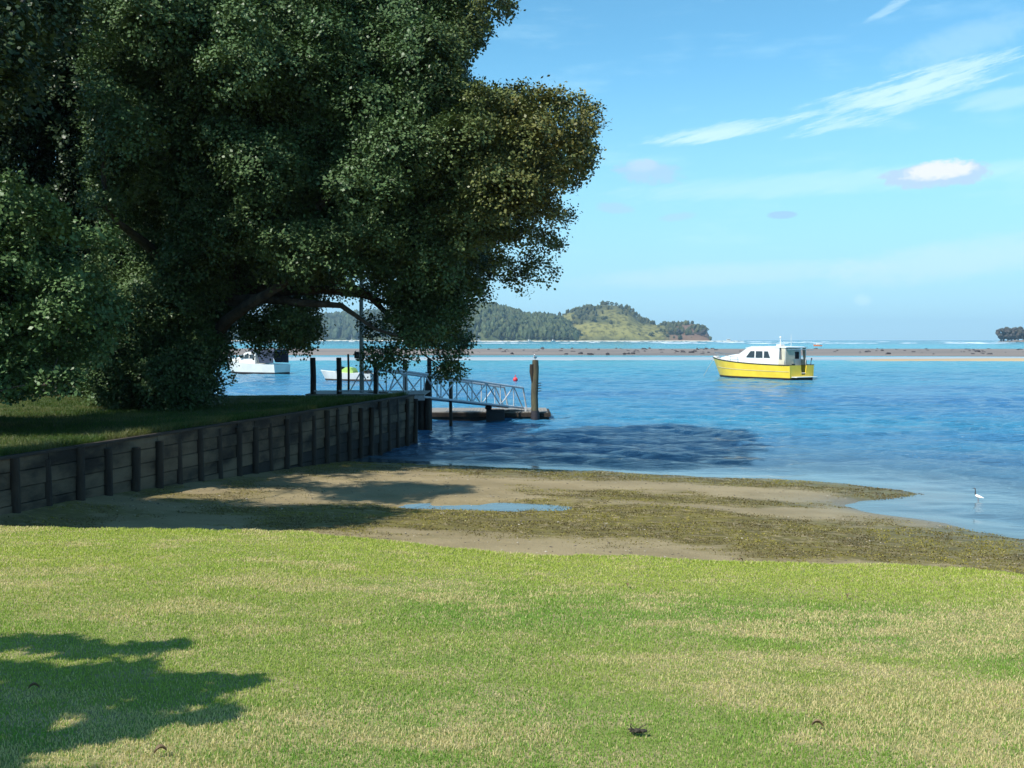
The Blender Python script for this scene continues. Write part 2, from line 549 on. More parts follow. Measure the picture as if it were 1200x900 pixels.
tag(ground, 'green lawn running down to a sandy tidal beach with olive sea grass', 'ground', kind='structure')

# ------------------------------------------------------------------ water
m_ = bpy.data.materials.new('sea_water'); m_.use_nodes = True
t = NT(m_.node_tree); b = t.n['Principled BSDF']
pos = t.new('ShaderNodeNewGeometry').outputs['Position']
psep = t.new('ShaderNodeSeparateXYZ'); t.l.new(pos, psep.inputs[0])
yv = psep.outputs[1]
big = t.noise(t.scale(pos, 0.4, 1.0, 1), 0.035, 4, 0.6)
strk = t.noise(t.scale(pos, 0.12, 1.0, 1), 0.28, 4, 0.65)
deep = t.mix(t.ss(yv, 40, 180), (0.044, 0.150, 0.300), (0.020, 0.260, 0.315))
deep = t.mix(t.m('MULTIPLY', t.ss(big, 0.4, 0.65), 0.5), deep, (0.026, 0.260, 0.360))
deep = t.mix(t.m('MULTIPLY', t.ss(strk, 0.40, 0.68), 0.32), deep, (0.008, 0.080, 0.200))
deep = t.mix(t.m('MULTIPLY', t.ss(yv, 520, 900), 0.8), deep, (0.010, 0.115, 0.165))
sh = t.attr('shallow').outputs['Fac']
wc = t.mix(sh, deep, (0.085, 0.110, 0.110))
t.l.new(wc, b.inputs['Base Color'])
b.inputs['Roughness'].default_value = 0.12
b.inputs['IOR'].default_value = 1.333
b.inputs['Specular IOR Level'].default_value = 0.5
wv1 = t.noise(t.scale(pos, 0.5, 1.0, 1), 2.2, 5, 0.68)
wv2 = t.noise(t.scale(pos, 0.30, 1.0, 1), 0.55, 4, 0.6)
wv = t.m('ADD', t.m('MULTIPLY', wv1, 0.35), wv2)
bn = t.new('ShaderNodeBump')
t.l.new(t.m('MULTIPLY', t.ss(sh, 0.86, 0.3, 0.03, 1.0), 1.0), bn.inputs['Strength'])
bn.inputs['Distance'].default_value = 0.9
t.l.new(wv, bn.inputs['Height']); t.l.new(bn.outputs[0], b.inputs['Normal'])
M['water'] = m_
ul = [-0.78]; st = 0.004
while ul[-1] > -40: st *= 1.25; ul.append(ul[-1] - st)
ur = list(np.arange(-0.78, 0.66, 0.0021)[1:]); st = 0.004
while ur[-1] < 40: st *= 1.25; ur.append(ur[-1] + st)
us = np.array(ul[::-1] + ur)
yl = [11.0]
while yl[-1] < 6000: yl.append(yl[-1] * (1.0058 if yl[-1] < 330 else 1.05))
uu_, wy, wf_ = grid(us, np.array(yl))
wx = np.clip(uu_ * wy, -6000, 6000)
near = (np.abs(wx) < 60) & (wy < 60)
hz = np.full(len(wx), -3.0)
hz[near] = height(wx[near], wy[near])[0]
dep = np.maximum(-hz, 0)
lim = np.where(near, np.exp(-dep / 0.42), 0)
rw = np.random.default_rng(77)
wzv = np.zeros_like(wx)
spc = np.maximum(wy * 0.0058, wy * 0.0021)
gust = 0.45 + 1.1 * fbm(wx * 0.35, wy, 9.0, 3)
ux_ = wx + 1.6 * (fbm(wx, wy, 5.0, 2) - .5); uy_ = wy + 1.6 * (fbm(wx + 90, wy, 5.0, 2) - .5)
for k in range(26):
    lam = 0.34 * (1.095 ** k)
    th = rw.normal(math.radians(78), 0.55)
    am = lam * 0.0082
    fade = np.clip((lam / spc - 2.6) / 2.0, 0, 1)
    ph = (ux_ * math.cos(th) + uy_ * math.sin(th)) * 2 * math.pi / lam + rw.uniform(0, 6.28)
    q_ = np.sin(ph)
    wzv += am * fade * (q_ + 0.35 * (1 - np.abs(q_)) * 2 - .35)
wzv *= gust * np.clip(dep / 0.35, 0.01, 1) * (wy < 400) * (np.abs(uu_) < 1.2)
water = mesh_np('water', np.stack([wx, wy, wzv], 1), wf_, m_, attrs={'shallow': lim}, smooth=True)
tag(water, 'wind-rippled blue green harbour water', 'water', kind='structure')
# sea bed beyond the near ground sheet
sea_m = m_
bedm = mat('sea_bed_sand', (0.2, 0.18, 0.12), 0.9, var=0.3, scale=0.01)
ux, uy, uf = grid(np.linspace(-6050, 6050, 12), np.linspace(-3000, 6050, 12))
bed = mesh_np('sea_bed', np.stack([ux, uy, np.full_like(ux, -3.2)], 1), uf, bedm)
tag(bed, 'sandy sea bed under the harbour', 'ground', kind='structure')

pxg, pyg, pf_ = grid(np.linspace(-1.9, 1.9, 12), np.linspace(-.8, .8, 8))
pudo = mesh_np('puddle', np.stack([pxg + pud_c.x, pyg + pud_c.y, np.full_like(pxg, PUD)], 1), pf_, M['water'], attrs={'shallow': np.full(len(pxg), 1.0)})
tag(pudo, 'thin pale puddle lying on the sand in the middle of the beach', 'puddle', kind='structure')

# tidal flats far out
def flat(name, cx, cy, hx, hy, top, m, label, nx=160, ny=60, seed=0):
    xs = np.linspace(cx - hx * 1.15, cx + hx * 1.15, nx); ys = np.linspace(cy - hy * 1.2, cy + hy * 1.2, ny)
    X, Y, F = grid(xs, ys)
    e = 1 - np.maximum(np.abs((X - cx) / hx) ** 2.5, ((Y - cy) / hy) ** 2)
    e = e + 0.8 * (fbm(X + seed, Y * 3, hx / 3, 4) - 0.5)
    Z = top * np.clip(e, -0.6, 0.6) / 0.6
    o = mesh_np(name, np.stack([X, Y, Z], 1), F, m, smooth=True)
    return tag(o, label, 'sand flat', kind='structure')


fm = mat('wet_flat', (0.225, 0.175, 0.14), 0.62, scale=0.035, second=(0.15, 0.125, 0.105), stretch=(0.3, 1, 1), spec=0.3, bump=0.2, bscale=0.5)
fs = mat('dry_spit', (0.46, 0.34, 0.19), 0.8, scale=0.06, second=(0.34, 0.25, 0.16), stretch=(0.3, 1, 1), spec=0.2)
fp = mat('pale_shoal', (0.36, 0.38, 0.38), 0.42, scale=0.05, second=(0.24, 0.30, 0.33), stretch=(0.2, 1, 1), spec=0.5)
flat('tidal_flat', 20, 290, 420, 85, 0.22, fm, 'wide brown tidal flat dotted with dark rocks', 240, 90)
flat('sand_shoal', -10, 178, 120, 16, 0.05, fp, 'pale shoal covered by a film of water', 160, 50, 40)
flat('sand_spit', 150, 163, 98, 7, 0.22, fs, 'thin ochre sand spit on the right', 160, 40, 90)

# ------------------------------------------------------------------ sea wall with the raised lawn behind it
WT = 1.56
A = Vector((WX0, WY0, 0)); B = Vector((WX1, WY1, 0))
wdir = (B - A).normalized(); wn = Vector((wdir.y, -wdir.x, 0))       # outward, towards the beach
back = Vector((-40, 34.2, 0))
xs_ = np.linspace(0, 1, 40); ys_ = np.linspace(0, 1, 50)
U, V, F = grid(xs_, ys_)
# from the wall line (u=0) back to the far left (u=1)
wx_ = (WX0 - 0.16) + (WX1 - WX0) * V; wy_ = 9.0 + (WY1 - 0.1 - 9.0) * V
wx_ = np.where(wy_ < WY0, WX0 - 0.16, wall_x(wy_) - 0.16)
bx_ = np.full_like(U, -55.0); by_ = 6 + (34.3 - 6) * V
uu = U ** 1.8
X = wx_ * (1 - uu) + bx_ * uu; Y = wy_ * (1 - uu) + by_ * uu
Z = WT + 0.0 + 0.10 * (fbm(X, Y, 2.5, 3) - 0.5) * np.clip(uu * 20, 0, 1) + 0.25 * sstep(-X, 9, 20)
m_ = bpy.data.materials.new('bank_turf'); m_.use_nodes = True
t = NT(m_.node_tree); b = t.n['Principled BSDF']
pos = t.new('ShaderNodeNewGeometry').outputs['Position']
c_ = t.mix(t.ss(t.noise(pos, 1.3, 4), 0.4, 0.62), (0.035, 0.06, 0.015), (0.075, 0.085, 0.03))
c_ = t.mix(t.m('MULTIPLY', t.ss(t.noise(pos, 30, 4), 0.45, 0.7), 0.5), c_, (0.035, 0.05, 0.018))
t.l.new(c_, b.inputs['Base Color']); b.inputs['Roughness'].default_value = 0.9; b.inputs['Specular IOR Level'].default_value = 0.2
bank = mesh_np('raised_lawn', np.stack([X, Y, Z], 1), F, m_, smooth=True)
tag(bank, 'raised grass bank under the trees behind the timber sea wall', 'lawn', kind='structure')
bank_b = MB()
bank_b.box((-31, 22, 0.2), (1, 1, 1))
bank_b.b.clear()
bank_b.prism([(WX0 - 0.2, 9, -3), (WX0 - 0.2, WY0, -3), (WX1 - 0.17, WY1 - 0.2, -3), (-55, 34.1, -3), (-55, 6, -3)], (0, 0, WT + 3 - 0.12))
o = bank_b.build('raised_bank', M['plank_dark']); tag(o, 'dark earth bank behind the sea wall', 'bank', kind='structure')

sw = empty('seawall', (WX0, WY0, 0), 0, 'long dark timber retaining wall between the raised lawn and the beach', 'wall')
L = (B - A).length
NB = 30
bay = L / NB
def rel(p): return Vector(p) - Vector((WX0, WY0, 0))
for i in range(NB + 1):
    p = A + wdir * (i * bay) + wn * 0.03
    mb = MB()
    jx = random.uniform(-0.03, 0.03); tp = WT + random.uniform(-0.16, 0.03)
    mb.tube([rel(p) + Vector((0, 0, -1.2)), rel(p) + Vector((jx, 0, 0.4)), rel(p) + Vector((jx * 2, 0, tp))], [0.088, 0.085, 0.08], 10)
    mb.build('pile', M['pile'], sw, True)
for i in range(NB):
    p0 = A + wdir * (i * bay); p1 = A + wdir * ((i + 1) * bay)
    zz = -1.0; k = 0
    mb = MB(); md = MB()
    while zz < WT - 0.05:
        h_ = min(0.26, WT - zz)
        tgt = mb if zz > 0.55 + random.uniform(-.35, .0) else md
        off = wn * random.uniform(-0.022, 0.022)
        tgt.beam(rel(p0) + off + Vector((0, 0, zz + h_ / 2)), rel(p1) + off + Vector((0, 0, zz + h_ / 2)), 0.05, h_ - 0.012, 0.006)
        zz += h_
    mb.build('plank_panel', M['plank'], sw)
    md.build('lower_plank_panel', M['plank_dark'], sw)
mb = MB()
mb.beam(rel(A) + Vector((0, 0, WT + 0.02)), rel(B) + Vector((0, 0, WT + 0.02)), 0.11, 0.05, 0.01)
mb.build('capping_board', M['beam'], sw)
mb = MB()
bdir = (back - B).normalized()
for k in range(10):
    zz = -1 + 0.26 * k
    mb.beam(rel(B) + Vector((0, 0, zz)), rel(B + bdir * 40) + Vector((0, 0, zz)), 0.05, 0.25)
mb.build('return_wall', M['plank_dark'], sw)
for k in range(8):
    p = B + bdir * (k * 1.4 + 0.1) + Vector((0.02, 0.1, 0))
    MB().tube([rel(p) + Vector((0, 0, -1.2)), rel(p) + Vector((0, 0, WT - 0.02))], 0.10, 10).build('pile', M['pile'], sw, True)

# ------------------------------------------------------------------ grass blades
def blades(name, x, y, z, h, wdt, tint, mat_, lean=0.5):
    n = len(x)
    a = rng.random(n) * 2 * np.pi; la_ = rng.random(n) * 2 * np.pi
    ln = lean * rng.random(n) * h
    dx, dy = np.cos(a) * wdt / 2, np.sin(a) * wdt / 2
    lx, ly = np.cos(la_) * ln, np.sin(la_) * ln
    v = np.empty((n, 5, 3), np.float32)
    v[:, 0] = np.stack([x - dx, y - dy, z - 0.006], 1); v[:, 1] = np.stack([x + dx, y + dy, z - 0.006], 1)
    v[:, 2] = np.stack([x + dx * .8 + lx * .35, y + dy * .8 + ly * .35, z + h * .6], 1)
    v[:, 3] = np.stack([x - dx * .8 + lx * .35, y - dy * .8 + ly * .35, z + h * .6], 1)
    v[:, 4] = np.stack([x + lx, y + ly, z + h], 1)
    i = np.arange(n) * 5
    f = np.concatenate([np.stack([i, i + 1, i + 2], 1), np.stack([i, i + 2, i + 3], 1), np.stack([i + 3, i + 2, i + 4], 1)])
    tt = np.repeat(tint[:, None, :], 5, 1).reshape(-1, 3)
    return mesh_np(name, v.reshape(-1, 3), f, mat_, attrs={'tint': tt})


def lerp(a, b, t_): return np.asarray(a) * (1 - t_[:, None]) + np.asarray(b) * t_[:, None]


def lawn_tint(x, y):
    n = len(x)
    dry = sstep(0.55 * fbm(x * 0.45, y, 1.1, 5, 0.62) + 0.45 * fbm(x * 0.5, y, 0.28, 4, 0.6) + 0.12 * (rng.random(n) - 0.5), 0.48, 0.57)
    lush = sstep(fbm(x * 0.5 + 30, y, 1.8, 3), 0.45, 0.65)
    edge = sstep(y, 6.5, 9)
    tn = lerp((0.27, 0.34, 0.070), (0.17, 0.29, 0.048), lush)
    tn = tn * (1 - edge[:, None] * .7) + np.array((0.38, 0.42, 0.075)) * edge[:, None] * .7
    straw = lerp((0.60, 0.50, 0.27), (0.46, 0.38, 0.19), rng.random(n))
    pick = rng.random(n) < 0.12 + 0.66 * dry
    tn = np.where(pick[:, None], straw, tn)
    return tn * (0.90 + 0.34 * rng.random(n))[:, None]


N = 760000
yy = 3.0 + (11.9 - 3.0) * rng.random(N) ** 1.15
xx = (rng.random(N) * 2 - 1) * (0.56 * yy + 1.2)
ok = yy < lawn_edge(xx) + 0.12 + 0.3 * (rng.random(N) - 0.3)
xx, yy = xx[ok], yy[ok]
hz_, lf_, _ = height(xx, yy)
hh = (0.006 + 0.012 * rng.random(len(xx))) * (0.7 + 0.9 * fbm(xx, yy, 0.6, 3))
near_edge = sstep(yy - lawn_edge(xx), -0.5, 0.1)
hh = hh * (1 + 0.9 * near_edge)
ww = 0.0019 + 0.00048 * yy
gr = blades('grass', xx, yy, hz_, hh, ww, lawn_tint(xx, yy), M['grass'], 1.1)
tag(gr, 'short mown lawn grass with dry straw patches in the foreground', 'grass', kind='stuff')

N = 150000
yy = 11.5 + (WY1 - 0.3 - 11.5) * rng.random(N); wxx = wall_x(yy) - 0.10
xx = wxx - (rng.random(N) ** 1.7) * 15
zz = WT + 0.25 * sstep(-xx, 9, 20)
tn = lerp((0.055, 0.095, 0.018), (0.14, 0.14, 0.055), sstep(fbm(xx, yy, 1.0, 3) + .3 * (rng.random(N) - .5), 0.5, 0.7)) * (0.7 + 0.6 * rng.random(N))[:, None]
hh = (0.03 + 0.05 * rng.random(N)) * (1 + 1.6 * (xx > wxx - 0.25))
gr = blades('bank_grass', xx, yy, zz - 0.03, hh + 0.03, 0.010 + 0 * xx, tn, M['grass'], 1.0)
tag(gr, 'rougher grass growing on the raised bank under the trees', 'grass', kind='stuff')

# sea grass tufts on the beach
N = 330000
yy = 11 + 17.5 * rng.random(N); xx = -9 + 24 * rng.random(N)
cv = weed_cover(xx, yy)
hz_, lf_, sd_ = height(xx, yy)
ok = (rng.random(N) < cv) & (hz_ > -0.01) & (yy > lawn_edge(xx) + 0.9) & (xx > wall_x(yy) + 0.15)
ok &= fbm(xx * 0.5, yy, 0.25, 3) > 0.40
xx, yy, hz_ = xx[ok], yy[ok], hz_[ok]; n = len(xx)
tn = lerp((0.215, 0.185, 0.026), (0.085, 0.062, 0.018), sstep(fbm(xx, yy, 0.8, 4) + .4 * (rng.random(n) - .5), 0.35, 0.65))
tn = np.where((rng.random(n) < 0.12)[:, None], np.array((0.24, 0.19, 0.10)), tn) * (0.7 + 0.6 * rng.random(n))[:, None]
sg = blades('sea_grass', xx, yy, hz_, 0.005 + 0.016 * rng.random(n) ** 1.6, 0.020 + 0 * xx, tn, M['weed'], 3.0)
tag(sg, 'olive brown sea grass and weed lying in mats on the tidal sand', 'sea grass', kind='stuff')

N = 5200
yy = 12 + 15 * rng.random(N); xx = -8 + 21 * rng.random(N)
hz_, _, sd_ = height(xx, yy)
ok = (hz_ > 0.03) & (yy > lawn_edge(xx) + 1.2) & (xx > wall_x(yy) + .25) & (fbm(xx * .4, yy, 1.2, 3) > .47)
xx, yy, hz_ = xx[ok], yy[ok], hz_[ok]; n = len(xx)
oc = np.array([(1, 0, 0), (0, 1, 0), (-1, 0, 0), (0, -1, 0), (0, 0, 1), (0, 0, -1)], float)
of = np.array([(0, 1, 4), (1, 2, 4), (2, 3, 4), (3, 0, 4), (1, 0, 5), (2, 1, 5), (3, 2, 5), (0, 3, 5)])
sz = 0.008 + 0.018 * rng.random(n) ** 2.5
v = oc[None] * (sz[:, None, None] * (0.6 + 0.8 * rng.random((n, 6, 1)))) * np.array((1, 1, .45)) + np.stack([xx, yy, hz_ + .003], 1)[:, None]
tn = lerp((0.36, 0.32, 0.25), (0.10, 0.085, 0.07), (rng.random(n) < .72).astype(float)) * (.7 + .6 * rng.random(n))[:, None]
pbl = mesh_np('beach_pebbles', v.reshape(-1, 3), (of[None] + (np.arange(n) * 6)[:, None, None]).reshape(-1, 3), M['far_leaf'], attrs={'tint': np.repeat(tn[:, None], 6, 1).reshape(-1, 3)})
tag(pbl, 'scattered pale shells and dark pebbles on the tidal sand', 'pebbles', kind='stuff')

# ------------------------------------------------------------------ trees
def leaves_mesh(name, cs, rs, per_m2, leaf, parent, mat_, tint_fn, flat_=0.8, base=Vector((0, 0, 0)), ros_leaves=24, ros_r=0.17, open_=0.0):
    """cs clump centres, rs radii: each clump carries rosettes of leaves on its shell"""
    cs = np.asarray(cs, float); rs = np.asarray(rs, float)
    nros = np.maximum((per_m2 * 4 * np.pi * rs ** 2 / ros_leaves).astype(int), 9)
    cid = np.repeat(np.arange(len(cs)), nros)
    n = len(cid)
    d = rng.normal(size=(n, 3)); d /= np.linalg.norm(d, axis=1)[:, None]
    flip = (d[:, 2] < -0.1) & (rng.random(n) < 0.55); d[flip, 2] *= -1
    rad = rs[cid] * (0.72 + 0.30 * rng.random(n) ** 0.5)
    # lumpy shell
    rad *= 0.85 + 0.35 * vnoise(d[:, 0] * 2.1 + cid * 3.7 + 60, d[:, 2] * 2.1 + d[:, 1] * 1.7 + 90)
    ro = cs[cid] + d * rad[:, None] * np.array((1, 1, flat_))
    axis_ = d * 0.7 + np.array((0, 0, 0.55)) + rng.normal(size=(n, 3)) * 0.3
    axis_ /= np.linalg.norm(axis_, axis=1)[:, None]
    rid = np.repeat(np.arange(n), ros_leaves)
    m = len(rid)
    ld = rng.normal(size=(m, 3))
    ax_ = axis_[rid]
    ld -= 0.75 * (ld * ax_).sum(1)[:, None] * ax_
    ld += ax_ * 0.35
    ld /= np.linalg.norm(ld, axis=1)[:, None]
    lp = ro[rid] + rng.normal(size=(m, 3)) * ros_r * 0.55 + ld * ros_r * 0.3
    side = np.cross(ld, ax_ + rng.normal(size=(m, 3)) * 0.28)
    side /= np.linalg.norm(side, axis=1)[:, None] + 1e-9
    ll = leaf * (0.7 + 0.6 * rng.random(m)); lw = ll * 0.36
    v = np.empty((m, 4, 3), np.float32)
    v[:, 0] = lp
    v[:, 1] = lp + ld * (ll * .5)[:, None] + side * lw[:, None]
    v[:, 2] = lp + ld * ll[:, None]
    v[:, 3] = lp + ld * (ll * .5)[:, None] - side * lw[:, None]
    v -= np.array(base)
    i = np.arange(m) * 4
    f = np.stack([i, i + 1, i + 2, i + 3], 1)
    tint = tint_fn(ro, cid)[rid] * (0.78 + 0.44 * rng.random(m))[:, None]
    return mesh_np(name, v.reshape(-1, 3), f, mat_, parent, attrs={'tint': np.repeat(tint[:, None, :], 4, 1).reshape(-1, 3)})


def limb_pts(a, b, sag=0.12, n=6, seed=0):
    r_ = random.Random(seed); a = Vector(a); b = Vector(b); L_ = (b - a).length
    out = []
    off = Vector((r_.uniform(-1, 1), r_.uniform(-1, 1), r_.uniform(0.2, 1))) * L_ * sag
    for i in range(n + 1):
        t_ = i / n
        out.append(a.lerp(b, t_) + off * math.sin(math.pi * t_) + Vector((r_.uniform(-1, 1), r_.uniform(-1, 1), r_.uniform(-1, 1))) * L_ * 0.018 * (0 < i < n))
    return out


def crown_from_outline(poly, depth_fn, n_try, rmax=44, rmin=15, seed=1, gap=None, thick=4.2, surf=0.80, space=0.0):
    """clumps filling a solid whose front outline is poly (pixels of the photo) and whose distance and thickness are in metres"""
    r_ = np.random.default_rng(seed)
    px = np.array([p[0] for p in poly]); py = np.array([p[1] for p in poly])
    X = r_.uniform(px.min(), px.max(), n_try); Y = r_.uniform(py.min(), py.max(), n_try)
    d = seg_dist(X, Y, poly)
    ok = d > rmin * 0.7
    X, Y, d = X[ok], Y[ok], d[ok]
    if gap is not None:
        k = np.ones(len(X), bool)
        for gx_, gy_, gr_ in gap: k &= np.hypot(X - gx_, Y - gy_) > gr_
        X, Y, d = X[k], Y[k], d[k]
    r = np.clip(d * r_.uniform(0.7, 1.0, len(d)), rmin, rmax * r_.uniform(0.6, 1.0, len(d)))
    cs, rs = [], []; front = []
    for x, y, rr, dd in zip(X, Y, r, d):
        D0 = depth_fn(x, y)
        if space and rr > 15 and any((x - a_) ** 2 + (y - b_) ** 2 < (space * (rr + c_)) ** 2 for a_, b_, c_ in front):
            if r_.random() < .45: continue
            D = D0 + r_.uniform(1.3, 2.6); p = P(x, y, D); cs.append(tuple(p)); rs.append(rr / 1150 * D); continue
        front.append((x, y, rr))
        T = min(dd * 0.02 * 1.5, thick)
        D = D0 + (r_.uniform(-.35, .5) if r_.random() < surf else r_.uniform(.4, max(T, .6)))
        p = P(x, y, D)
        cs.append(tuple(p)); rs.append(rr / 1150 * D)
    return cs, rs


def build_tree(name, label, base, trunk_top, trunk_r, cs, rs, per_m2, leaf, tint_fn, n_limbs=8, n_br=50, seed=3, extra_limbs=(), group=None, ros_leaves=24, ros_r=.17):
    t_ = empty(name, base, 0, label, 'tree' if 'tree' in name else 'shrub', group)
    bv = Vector(base); tt = Vector(trunk_top)
    r_ = random.Random(seed)
    mb = MB()
    tp = limb_pts(Vector((0, 0, -0.3)), tt - bv, 0.08, 6, seed)
    mb.tube(tp, [trunk_r * (1.35 if i == 0 else 1.0 - 0.07 * i) for i in range(7)], 12)
    trunk = mb.build('trunk', M['bark'], t_, True)
    order = sorted(range(len(cs)), key=lambda k: -rs[k])
    picks = order[:]; r_.shuffle(picks)
    hubs = []
    for k in picks[:n_limbs]:
        c = Vector(cs[k])
        s_ = tt.lerp(bv, r_.uniform(0.0, 0.35))
        pts = limb_pts(s_ - bv, c - bv, 0.10, 7, seed * 31 + k)
        lr = trunk_r * r_.uniform(0.38, 0.55)
        MB().tube(pts, [lr * (1 - 0.135 * i) for i in range(8)], 9).build('limb', M['bark'], t_, True)
        hubs += [(pts[j] + bv, lr * (1 - 0.11 * j)) for j in (3, 4, 5, 6, 7)]
    for e in extra_limbs:
        MB().tube([Vector(q) - bv for q in e[0]], e[1], 9).build('limb', M['bark'], t_, True)
        hubs += [(Vector(e[0][-1]), e[1][-1])]
    for k in picks[n_limbs:n_limbs + n_br]:
        c = Vector(cs[k])
        h, hr = min(hubs, key=lambda q: (q[0] - c).length)
        L_ = (h - c).length
        mid = (h + c) / 2
        if L_ < 0.3 or (mid.x / mid.y > -0.06 and L_ > 1.6): continue
        MB().tube(limb_pts(h - bv, c - bv, 0.1, 4, k), [min(hr, 0.05 + 0.012 * L_) * (1 - 0.19 * i) for i in range(5)], 6).build('branch', M['bark'], t_, True)
        hubs.append((c, 0.03))
    leaves_mesh('crown', cs, rs, per_m2, leaf, t_, M['leaf'], tint_fn, base=bv, ros_leaves=ros_leaves, ros_r=ros_r)
    return t_


def tint_main(ro, cid):
    n = len(ro)
    cl = vnoise(cid * 0.37 + 5, cid * 0.11 + 9)
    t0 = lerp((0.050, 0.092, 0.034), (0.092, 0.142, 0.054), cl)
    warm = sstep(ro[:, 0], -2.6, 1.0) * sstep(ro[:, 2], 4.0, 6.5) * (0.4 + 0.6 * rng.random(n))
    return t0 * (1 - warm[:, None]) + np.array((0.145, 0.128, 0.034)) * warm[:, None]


def tint_dark(ro, cid):
    return lerp((0.024, 0.042, 0.017), (0.042, 0.066, 0.026), vnoise(cid * 0.37 + 5, cid * 0.11 + 9))


def tint_bush(ro, cid):
    return lerp((0.070, 0.125, 0.046), (0.095, 0.160, 0.058), rng.random(len(ro)))


main_poly = [(592, -40), (598, 15), (594, 52), (560, 60), (548, 92), (592, 104), (618, 112), (640, 118), (650, 136), (658, 148), (664, 126), (690, 131), (700, 152), (690, 172), (697, 186),
             (682, 208), (668, 214), (652, 226), (646, 244), (662, 256), (648, 282), (630, 286), (634, 312), (614, 326), (600, 306), (592, 288), (580, 312), (572, 332), (560, 330), (566, 352),
             (556, 372), (546, 388), (540, 408), (528, 402), (512, 392), (492, 402), (472, 420), (455, 412), (450, 384), (446, 352), (425, 334), (400, 340), (378, 350),
             (374, 388), (358, 402), (345, 420), (322, 418), (302, 398), (284, 398), (262, 410), (250, 440), (238, 476), (160, 478), (110, 450), (100, 200), (100, -260), (300, -330), (520, -200)]


LOBES = [(230, 262, 62), (385, 120, 74), (290, 70, 80), (455, 195, 84), (395, 300, 84), (545, 140, 70), (630, 172, 62), (505, 300, 72), (315, 200, 64),
         (120, 100, 76), (175, 165, 62), (485, 60, 66), (565, 235, 70), (485, 378, 56), (655, 215, 40), (600, 290, 40), (255, 350, 58), (330, 375, 48),
         (565, 5, 40), (140, 330, 66), (190, 20, 70), (400, 20, 60), (200, 420, 55), (662, 155, 36),
         (240, 160, 40), (340, 40, 44), (430, 105, 42), (480, 130, 36), (350, 290, 40), (420, 245, 38), (520, 215, 42), (580, 160, 38), (455, 345, 34), (500, 400, 30), (615, 250, 34), (280, 300, 36), (110, 240, 44)]

CAVES = [(198, 232, 44), (150, 300, 42), (305, 330, 44), (404, 172, 24), (352, 248, 26), (498, 240, 30), (562, 300, 26), (75, 150, 46), (430, 372, 30),
         (338, 140, 22), (222, 112, 26), (535, 92, 24), (606, 206, 20), (250, 410, 40), (460, 290, 20), (440, 40, 22), (270, 215, 20), (380, 330, 26), (150, 60, 24), (640, 195, 12)]


def depth_main(x, y):
    x = np.asarray(x, float); y = np.asarray(y, float)
    D = 25.3 + 2.8 * np.clip((y - 210) / 240, 0, 1) - 1.6 * np.clip((400 - x) / 220, 0, 1) * np.clip((300 - y) / 300, 0, 1)
    bulge = np.zeros_like(x)
    for lx, ly, lr in LOBES:
        bulge = np.maximum(bulge, np.sqrt(np.clip(lr ** 2 - (x - lx) ** 2 - (y - ly) ** 2, 0, None)))
    cave = np.zeros_like(x)
    for lx, ly, lr in CAVES:
        cave = np.maximum(cave, 1 - sstep(np.hypot(x - lx, (y - ly) / 1.25), lr * .65, lr * 1.1))
    return D - (1.7 * bulge / 1150 * 24 + 1.1 * (bulge > 12)) * (1 - cave) + 2.4 * cave


cs, rs = crown_from_outline(main_poly, depth_main, 1500, 46, 12, 11, space=0.60, surf=0.97, gap=[(268, 360, 16), (265, 340, 11), (318, 385, 10), (290, 362, 22), (545, 210, 8), (652, 204, 10), (604, 268, 8), (575, 120, 7)])
# dense heart of the crown behind the outer lobes
r_ = np.random.default_rng(41)
X_ = r_.uniform(80, 700, 900); Y_ = r_.uniform(-120, 440, 900); d_ = seg_dist(X_, Y_, main_poly)
for x, y, dd in zip(X_, Y_, d_):
    if dd > 38 and math.hypot(x - 275, y - 358) > 52 and len(cs) < 1500 and r_.random() < .22:
        D = depth_main(x, y) + r_.uniform(1.2, 2.6); cs.append(tuple(P(x, y, D))); rs.append(min(dd * .8, 52) / 1150 * D)
# ragged edge sprays
for (x, y) in main_poly[:44]:
    if 555 < x < 600 and 40 < y < 110: continue
    for k in range(2):
        D = depth_main(x, y) + random.uniform(-1, 1)
        xx_, yy_ = x + random.uniform(-10, 4), y + random.uniform(-9, 9)
        cs.append(tuple(P(xx_ - 5, yy_, D))); rs.append(random.uniform(9, 16) / 1150 * D)
for k in range(80):
    x, y = random.uniform(120, 246), random.uniform(335, 468)
    D = 25.9 + random.uniform(-.8, 1.2)
    cs.append(tuple(P(x, y, D))); rs.append(random.uniform(18, 32) / 1150 * D)
for x0_, x1_, y0_, y1_, n_, D_, ra, rb in ((466, 528, 335, 378, 24, 26.0, 13, 19), (462, 500, 380, 404, 9, 26.0, 9, 13), (288, 365, 378, 402, 14, 26.2, 11, 18)):
    for k in range(n_):
        D = D_ + random.uniform(-.7, .7); cs.append(tuple(P(random.uniform(x0_, x1_), random.uniform(y0_, y1_), D))); rs.append(random.uniform(ra, rb) / 1150 * D)
hang = [(500, 402), (508, 396), (520, 418), (530, 428), (518, 432), (536, 416), (512, 440), (526, 440), (495, 398), (534, 436), (548, 404)]
for (x, y) in hang:
    cs.append(tuple(P(x, y, 26.3))); rs.append(random.uniform(5, 8) / 1150 * 26.3)
lim1 = ([P(222, 440, 27.5), P(245, 400, 26.4), P(268, 374, 25.4), P(290, 358, 24.8), P(312, 345, 24.4), P(345, 325, 24.6), P(380, 300, 24.8)], [.26, .20, .16, .14, .12, .10, .07])
lim2 = ([P(345, 325, 24.6), P(400, 330, 25.8), P(430, 344, 26), P(450, 364, 26.2), P(470, 385, 26.2)], [.12, .10, .085, .07, .04])
lim3 = ([P(470, 385, 26.2), P(490, 400, 26.3), P(494, 414, 26.3), P(503, 420, 26.3), P(514, 428, 26.3), P(522, 440, 26.3)], [.035, .03, .025, .022, .018, .01])
